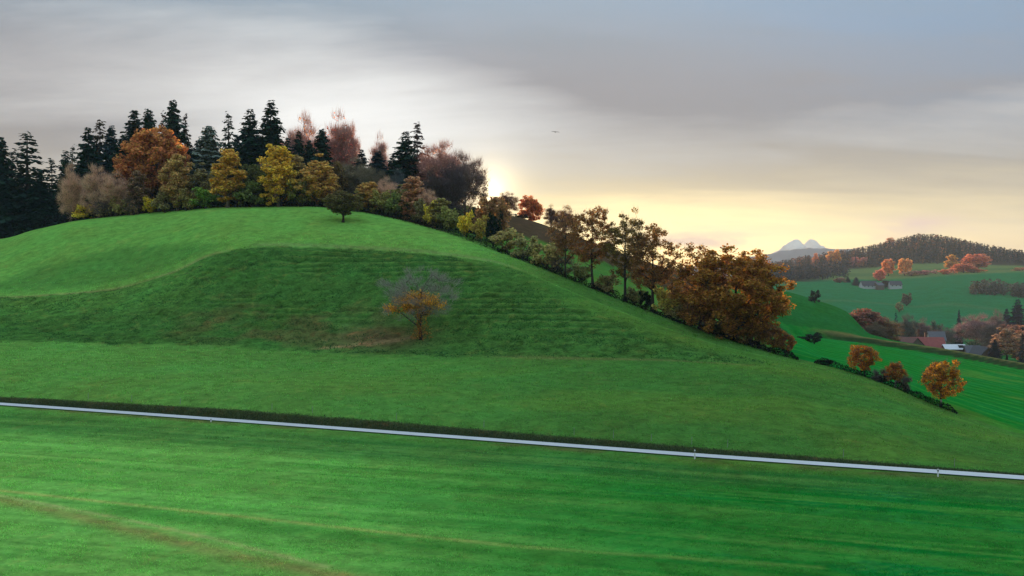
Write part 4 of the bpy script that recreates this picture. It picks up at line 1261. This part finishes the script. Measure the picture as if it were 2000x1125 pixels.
FC = [(0.055, 0.038, 0.030, .45), (0.13, 0.065, 0.038, .25), (0.045, 0.045, 0.030, .2), (0.30, 0.12, 0.045, .1)]
far_wood('far_wood', 'mixed autumn wood covering the hill beyond the valley', 3000, (1440, 2120, 1850, 2330, lambda p, y: y > 1850 + 60 * math.sin(p / 60) and clear(p, y)), FC, 5, 12, 21)
far_wood('far_wood', 'dark blue-green wood on the lower left flank of the far hill', 700, (1440, 1660, 1420, 1880, lambda p, y: p < 1655 - max(0, 1520 - y) * .9 and clear(p, y)), [(0.030, 0.035, 0.040, .65), (0.07, 0.05, 0.045, .35)], 6, 12, 20, cc=(0.010, 0.022, 0.030))
far_wood('far_wood', 'row of bare grey trees above the green slope at the right edge', 90, (1893, 2040, 1120, 1175, lambda p, y: True), [(0.10, 0.105, 0.085, 1.0)], 8, 9, 15, 70, conif=0.06)

# single trees far off
VG = 'glowing autumn trees round the far fields'
for a in (
    ('round', 1735, 506, 26, 1560, (0.42, 0.14, 0.055), 'orange round tree on the upper field edge, left of a similar orange tree'),
    ('round', 1767, 505, 24, 1550, (0.42, 0.17, 0.06), 'orange tree on the upper field edge above the pink bushes'),
    ('round', 1718, 526, 22, 1450, (0.42, 0.12, 0.08), 'pink-red tree above the far farmhouse'),
    ('birch', 1858, 497, 26, 1600, (0.42, 0.19, 0.06), 'orange-gold tree at the corner of the far wood'),
    ('round', 1907, 496, 48, 1640, (0.30, 0.11, 0.06), 'large reddish tree at the edge of the far wood'),
    ('round', 1882, 515, 40, 1530, (0.32, 0.12, 0.06), 'broad orange-brown bushy tree on the crest of the green slope'),
    ('bush', 1850, 524, 34, 1512, (0.33, 0.12, 0.06), 'low orange bush on the crest of the green slope'),
    ('bush', 1902, 522, 34, 1520, (0.30, 0.12, 0.06), 'low reddish bush right of the broad bushy tree on the crest'),
    ('bush', 1808, 527, 40, 1515, (0.22, 0.10, 0.09), 'pinkish bush on the crest left of the orange bushes'),
    ('bush', 1780, 528, 32, 1520, (0.20, 0.12, 0.08), 'pale brown bush below the orange tree on the upper field edge'),
    ('bush', 1992, 522, 26, 1520, (0.30, 0.14, 0.08), 'small orange bush on the crest at the right edge of the picture'),
    ('round', 1628, 488, 26, 1980, (0.50, 0.17, 0.05), 'brightest orange tree on the left flank of the far wooded hill'),
    ('birch', 1593, 494, 14, 2000, (0.36, 0.15, 0.07), 'orange tree left of the brightest one on the far wooded hill'),
    ('round', 1670, 502, 16, 1900, (0.36, 0.12, 0.09), 'pinkish tree on the lower edge of the far wooded hill'),
    ('round', 1686, 503, 14, 1900, (0.24, 0.11, 0.09), 'dull pink tree right of the pinkish one below the far wooded hill'),
    ('birch', 1757, 468, 12, 2260, (0.42, 0.17, 0.07), 'orange tree on the skyline of the far wooded hill'),
    ('birch', 1738, 464, 22, 2290, (0.34, 0.18, 0.09), 'tan sunlit tree on the skyline of the far wooded hill'),
    ('spruce', 1672, 541, 16, 1330, (0.010, 0.022, 0.024), 'dark pointed conifer beside the far white farmhouse'),
    ('spruce', 1656, 540, 10, 1380, (0.012, 0.026, 0.026), 'small dark conifer left of the far farmhouse conifer'),
    ('round', 1640, 542, 22, 1370, (0.16, 0.09, 0.06), 'tan round tree left of the far farm'),
    ('round', 1729, 548, 18, 1310, (0.055, 0.045, 0.045), 'greyish tree between the two far farm buildings'),
    ('bush', 1770, 572, 20, 1080, (0.075, 0.065, 0.045), 'grey-brown rounded thicket half way up the green slope'),
    ('bush', 1756, 590, 16, 1010, (0.15, 0.14, 0.06), 'pale yellow-green bush on the green slope below the grey-brown thicket'),
    ('bush', 1592, 566, 22, 500, (0.014, 0.026, 0.022), 'dark clipped bush on the near green spur'),
):
    nm = 'bush' if a[0] == 'bush' else 'spruce_tree' if a[0] == 'spruce' else 'maple_tree'
    tree(a[0], nm, *a[1:5], tuple(min(.8, c * 1.6) for c in a[5]) if a[5][0] > .15 else a[5], a[6], 'bush' if nm == 'bush' else 'tree', VG if a[5][0] > .15 else None)

FG = 'trees in the valley round the farm'
for a in (
    ('round', 1650, 622, 40, 560, (0.12, 0.058, 0.032), 'orange-brown round tree at the left end of the valley copse'),
    ('round', 1690, 604, 84, 565, (0.125, 0.052, 0.036), 'large red-brown tree in the middle of the valley copse'),
    ('bare', 1728, 620, 66, 560, (0.11, 0.065, 0.034), 'tan-brown tree at the right end of the valley copse'),
    ('bare', 1708, 628, 44, 548, (0.10, 0.07, 0.045), 'bare grey-brown tree in front of the valley copse'),
    ('thin', 1750, 608, 15, 575, (0.010, 0.014, 0.022), 'dark columnar conifer left of the farm'),
    ('bare', 1773, 612, 40, 660, (0.050, 0.055, 0.050), 'grey bare tree behind the red barn roof'),
    ('bare', 1803, 622, 44, 665, (0.085, 0.055, 0.055), 'purple-brown bare tree behind the farm'),
    ('bare', 1838, 636, 40, 720, (0.05, 0.05, 0.05), 'faint bare tree behind the grey farmhouse roof'),
    ('spruce', 1873, 604, 13, 700, (0.010, 0.022, 0.026), 'slim dark conifer standing alone behind the farm'),
    ('bare', 1908, 612, 74, 690, (0.14, 0.085, 0.085), 'large reddish-grey bare tree right of the slim conifer'),
    ('bare', 1938, 626, 50, 660, (0.085, 0.062, 0.055), 'dark reddish bare tree right of the large reddish-grey one'),
    ('birch', 1966, 640, 62, 560, (0.17, 0.11, 0.070), 'tan birch near the right edge of the valley'),
    ('birch', 1993, 636, 50, 575, (0.19, 0.10, 0.060), 'pinkish tan birch cut by the right edge of the picture'),
    ('spruce', 1943, 662, 24, 545, (0.010, 0.014, 0.022), 'small black conifer right of the grey shed'),
    ('spruce', 1988, 584, 40, 760, (0.010, 0.014, 0.026), 'tall blue-black conifer at the right edge above the valley'),
    ('spruce', 1966, 602, 28, 770, (0.012, 0.018, 0.028), 'blue-black conifer left of the tall one at the right edge'),
    ('round', 1970, 634, 50, 660, (0.13, 0.065, 0.050), 'rust-coloured tree behind the tan birch'),
    ('bare', 1945, 606, 40, 740, (0.09, 0.06, 0.06), 'purple-grey bare tree below the blue-black conifers'),
    ('bush', 1905, 664, 24, 600, (0.07, 0.09, 0.045), 'pale green bush right of the white barn roof'),
    ('thin', 1997, 650, 20, 540, (0.012, 0.02, 0.02), 'dark conifer touching the right picture edge by the birches'),
    ('bare', 1858, 640, 40, 740, (0.045, 0.055, 0.055), 'blue-grey bare tree left of the slim conifer'),
    ('bush', 1830, 626, 26, 780, (0.03, 0.06, 0.045), 'dark green bush on the far side of the farm'),
):
    nm = 'bush' if a[0] == 'bush' else 'spruce_tree' if a[0] in ('spruce', 'thin') else 'ash_tree' if a[0] == 'bare' else 'maple_tree'
    tree(a[0], nm, *a[1:5], tuple(c * (1.5 if a[0] in ('round', 'bare', 'birch') else 1) for c in a[5]), a[6], 'bush' if nm == 'bush' else 'tree', FG, twig=tuple(c * 1.7 for c in a[5]))


# ------------------------------------------------------------------ farm buildings
def at(px, py, Y):
    return Vector(((px - 1000) / F * Y, Y, (562.5 - py) / F * Y + CAMZ))


def gable_house(name, label, px0, px1, ridge_py, eave_py, Y, depth, wall, roof, rot=0.0, over=0.6, cat='building', group=None, gable_front=False, wins=0, door=False, extra=None):
    a, b = at(px0, ridge_py, Y), at(px1, ridge_py, Y)
    cx = (a.x + b.x) / 2; L = b.x - a.x
    zr = a.z; ze = at(px0, eave_py, Y).z
    zg = min(ground_z(cx, Y), ze - 2.2) - .4
    root = link(name, None); root.location = (cx, Y, zg); root.rotation_euler = (0, 0, rot)
    tag(root, label, cat, group)
    h, r = ze - zg, zr - zg
    mb = MB()
    if not gable_front:
        x0, x1, y0, y1 = -L / 2 + over, L / 2 - over, -depth / 2, depth / 2
        mb.box(x0, x1, y0, y1, 0, h)
        mb.poly([(x0, y0, h + .004), (x0, y1, h + .004), (x0, 0, r - .15)]); mb.poly([(x1, y0, h + .004), (x1, 0, r - .15), (x1, y1, h + .004)])
        mb.build('wall', wall, root)
        for sgn in (-1, 1):
            m2 = MB(); sl = (r - h) / (depth / 2)
            e = depth / 2 + over
            t = .22
            m2.v = [(-L / 2, 0, r), (L / 2, 0, r), (L / 2, sgn * e, r - sl * e), (-L / 2, sgn * e, r - sl * e)]
            m2.v += [(x, y, z + t) for x, y, z in m2.v]
            m2.f = [(0, 1, 2, 3), (7, 6, 5, 4), (0, 4, 5, 1), (1, 5, 6, 2), (2, 6, 7, 3), (3, 7, 4, 0)]
            m2.build('roof', roof, root)
        yf = -depth / 2
        for i in range(wins):
            xw = x0 + (i + .5) * (x1 - x0) / wins
            w = MB(); w.box(xw - .6, xw + .6, yf - .05, yf - .003, h - 2.0, h - .7)
            ww = w.build('window', M['hole'], root)
        if door:
            w = MB(); w.box(-1.6, 1.6, yf - .06, yf - .003, 0, min(3.2, h - .3)); w.build('door', M['hole'], root)
    else:
        x0, x1, y0, y1 = -L / 2 + over, L / 2 - over, -depth / 2, depth / 2
        mb.box(x0, x1, y0, y1, 0, h)
        mb.poly([(x0, y0, h + .004), (x1, y0, h + .004), (0, y0, r - .15)]); mb.poly([(x0, y1, h + .004), (0, y1, r - .15), (x1, y1, h + .004)])
        mb.build('wall', wall, root)
        for sgn in (-1, 1):
            m2 = MB(); sl = (r - h) / (L / 2 - over); e = L / 2; t = .25
            yo = depth / 2 + over
            m2.v = [(0, -yo, r), (0, yo, r), (sgn * e, yo, r - sl * e), (sgn * e, -yo, r - sl * e)]
            m2.v += [(x, y, z + t) for x, y, z in m2.v]
            m2.f = [(0, 1, 2, 3), (7, 6, 5, 4), (0, 4, 5, 1), (1, 5, 6, 2), (2, 6, 7, 3), (3, 7, 4, 0)]
            m2.build('roof', roof, root)
        if door:
            w = MB(); n = 10; rr = L * .27
            w.poly([(-rr, y0 - .06, 0)] + [(-rr * math.cos(math.pi * i / n), y0 - .06, h * .55 + rr * .75 * math.sin(math.pi * i / n)) for i in range(n + 1)] + [(rr, y0 - .06, 0)])
            w.build('door', M['hole'], root)
    return root


def hit(px, py, Y0, Y1):
    Y = np.arange(Y0, Y1, 4.0); t = (px - 1000) / F
    e = (grid_at(t * Y, Y) - CAMZ) / Y
    k = np.nonzero(e >= (562.5 - py) / F)[0]
    return float(Y[k[0]]) if len(k) else float(Y1)


FB = 'buildings of the valley farm'
b = gable_house('barn', 'long barn with red tiled roof in the valley behind the grass bank', 1776, 1842, 659, 684, 600, 16, M['wood_red'], M['tile_red'], rot=-.10, group=FB)
mb = MB(); mb.box(-.5, .5, 1.0, 2.0, 8.5, 13.3); mb.build('chimney', M['wood_red'], b)
gable_house('barn', 'brown-roofed barn wing with dark arched doorway left of the red roof', 1749, 1796, 659, 679, 588, 18, M['wood'], M['wood_red'], rot=.25, group=FB, gable_front=True, door=True)
b = gable_house('farmhouse', 'grey-blue farmhouse roof behind the red barn roof', 1812, 1844, 648, 664, 640, 11, M['plaster'], M['tile_grey'], rot=-.15, group=FB, wins=3)
mb = MB(); mb.box(-3.4, -2.6, -.9, -.1, 9, at(1819, 652, 640).z - b.location.z); mb.build('chimney', M['plaster'], b)
b = gable_house('cowshed', 'low cowshed with pale sheet roof and red-brown wall right of the red barn', 1841, 1884, 673, 681, 592, 9, M['wood_red'], M['metal_white'], rot=-.08, group=FB)
mb = MB(); mb.box(2.0, 4.6, -3.6, -1.2, 3.6, at(1870, 674, 590).z - b.location.z); mb.build('dormer', M['black'], b)
gable_house('shed', 'grey-roofed shed with dark gable edge at the right end of the farm', 1897, 1936, 677, 694, 575, 13, M['wood'], M['tile_dark'], rot=.15, group=FB, gable_front=True)
gable_house('shed', 'low grey shed with a pale roof strip between the cowshed and the dark gable', 1884, 1914, 675, 688, 583, 8, M['wood'], M['tile_grey'], rot=-.2, group=FB)
FF = 'buildings of the farm on the far slope'
gable_house('farmhouse', 'white farmhouse with dark roof beside the pointed conifer on the far slope', 1680, 1712, 549, 557.5, 1300, 12, M['plaster'], M['tile_dark'], rot=.1, group=FF, wins=4)
gable_house('barn', 'white-walled barn with dark roof right of the far farmhouse', 1736, 1760, 549, 556, 1300, 11, M['plaster'], M['tile_dark'], rot=-.05, group=FF, wins=3)
gable_house('shed', 'tan gabled shed between the two far farm buildings', 1708, 1724, 552, 557, 1296, 10, M['wood'], M['tile_grey'], rot=.3, group=FF)
VH = 'small houses on the left flank of the far hill'
for px, py, lab in ((1552, 532, 'tiny white house lowest on the left flank of the far hill'), (1590, 524, 'tiny pale house in the middle of the far hill flank'),
                    (1611, 520, 'tiny pale house right of the middle one on the far hill flank'), (1597, 514, 'tiny tan house highest on the left flank of the far hill')):
    Yh = hit(px, py + 3, 1300, 2290)
    gable_house('house', lab, px - 5, px + 5, py - 4, py, Yh, 9, M['plaster'], M['tile_dark'], rot=.3, group=VH, wins=2, over=.4)


# ------------------------------------------------------------------ posts
def fence_post(px, Yd, label, h=1.0):
    X, Y, z = on_px(px, Yd)
    root = link('fence_post', None); root.location = (X, Y, z - .1)
    tag(root, label, 'post', 'fence posts above the lane')
    mb = MB(); mb.tube([(0, 0, 0), (0.01, 0, h * .5), (0.03, 0, h + .1)], [.035, .03, .025], 6); mb.build('shaft', M['post'], root)
    mb = MB(); mb.tube([(0.025, -.06, h * .8), (0.025, -.1, h * .8)], [.03, .025], 6); mb.build('insulator', M['black'], root)


ords = 'first second third fourth fifth sixth seventh eighth ninth tenth eleventh twelfth thirteenth fourteenth fifteenth'.split()
for i, px in enumerate((172, 257, 352, 531, 610, 774, 945, 1121, 1198, 1272, 1351, 1421, 1647, 1864)):
    Yp = float(pchip(bank_top[0], bank_top[1], np.array([px]))[0]) + 1.2
    fence_post(px, Yp, f'thin pale fence post above the lane, {ords[i]} from the left', 0.95)


def marker(px, side, label, h=1.15):
    Yc = float(pchip(road_c[0], road_c[1], np.array([px]))[0]) + side
    X, Y, z = on_px(px, Yc)
    root = link('road_marker', None); root.location = (X, Y, z - .1)
    tag(root, label, 'marker post', 'marker posts beside the lane')
    mb = MB(); mb.tube([(0, 0, 0), (0, 0, h * .6), (0, 0, h * .97), (0, .02, h)], [.085, .075, .065, .03], 8); mb.build('shaft', M['marker'], root)
    mb = MB(); mb.box(-.075, .075, -.085, .085, h * .72, h * .85); mb.build('band', M['black'], root)


marker(1357, -1.75, 'white marker post standing against the lane right of the middle', 1.2)
marker(1832, -1.75, 'white marker post beside the lane near the right edge', .95)
marker(412, -1.75, 'short pale marker post beside the lane on the left', .6)


# ------------------------------------------------------------------ bird
def bird():
    p = at(1085, 258, 150)
    root = link('bird', None); root.location = p; root.rotation_euler = (0, math.radians(4), math.radians(8))
    tag(root, 'small dark bird gliding high in the grey sky', 'bird')
    mb = MB()
    mb.tube([(0, -.26, 0), (0, -.2, .015), (0, -.05, .02), (0, .12, .01), (0, .3, 0)], [.015, .05, .075, .06, .02], 8)
    body = mb.v, mb.f
    V, Fc = list(mb.v), list(mb.f)
    for s in (-1, 1):
        st = [(0.03, -.14, .14, .03), (.25, -.16, .14, .06), (.45, -.10, .13, .05), (.62, .02, .12, .02)]
        bI = len(V)
        for x, y0, y1, z in st:
            V += [(s * x, y0, z + .012), (s * x, y1, z), (s * x, (y0 + y1) / 2, z - .018)]
        for i in range(3):
            for j in range(3):
                a0 = bI + i * 3 + j; a1 = bI + i * 3 + (j + 1) % 3
                Fc.append((a0, a1, a1 + 3, a0 + 3))
    bI = len(V)
    V += [(0, .2, .012), (.12, .46, 0), (-.12, .46, 0), (0, .2, -.012)]
    Fc += [(bI, bI + 1, bI + 2), (bI + 3, bI + 2, bI + 1)]
    me = bpy.data.meshes.new('body'); me.from_pydata(V, [], Fc); me.update()
    link('body', me, root, plain_material('dark_plumage', (0.05, 0.045, 0.04), .8, 5, .3))


bird()


# ------------------------------------------------------------------ haze
mb = MB(); mb.box(-7200, 7200, -120, 10100, -40, 640)
hz = mb.build('haze', None)
m = bpy.data.materials.new('haze'); m.use_nodes = True
g = G(m.node_tree)
pv = g.n('ShaderNodeVolumePrincipled', {'Color': (0.64, 0.79, 0.97, 1), 'Density': 0.00006, 'Anisotropy': 0.0})
g.n('ShaderNodeOutputMaterial', {'Volume': pv.outputs[0]})
hz.data.materials.append(m)
tag(hz, 'thin evening haze filling the valley air', 'haze', kind='stuff')
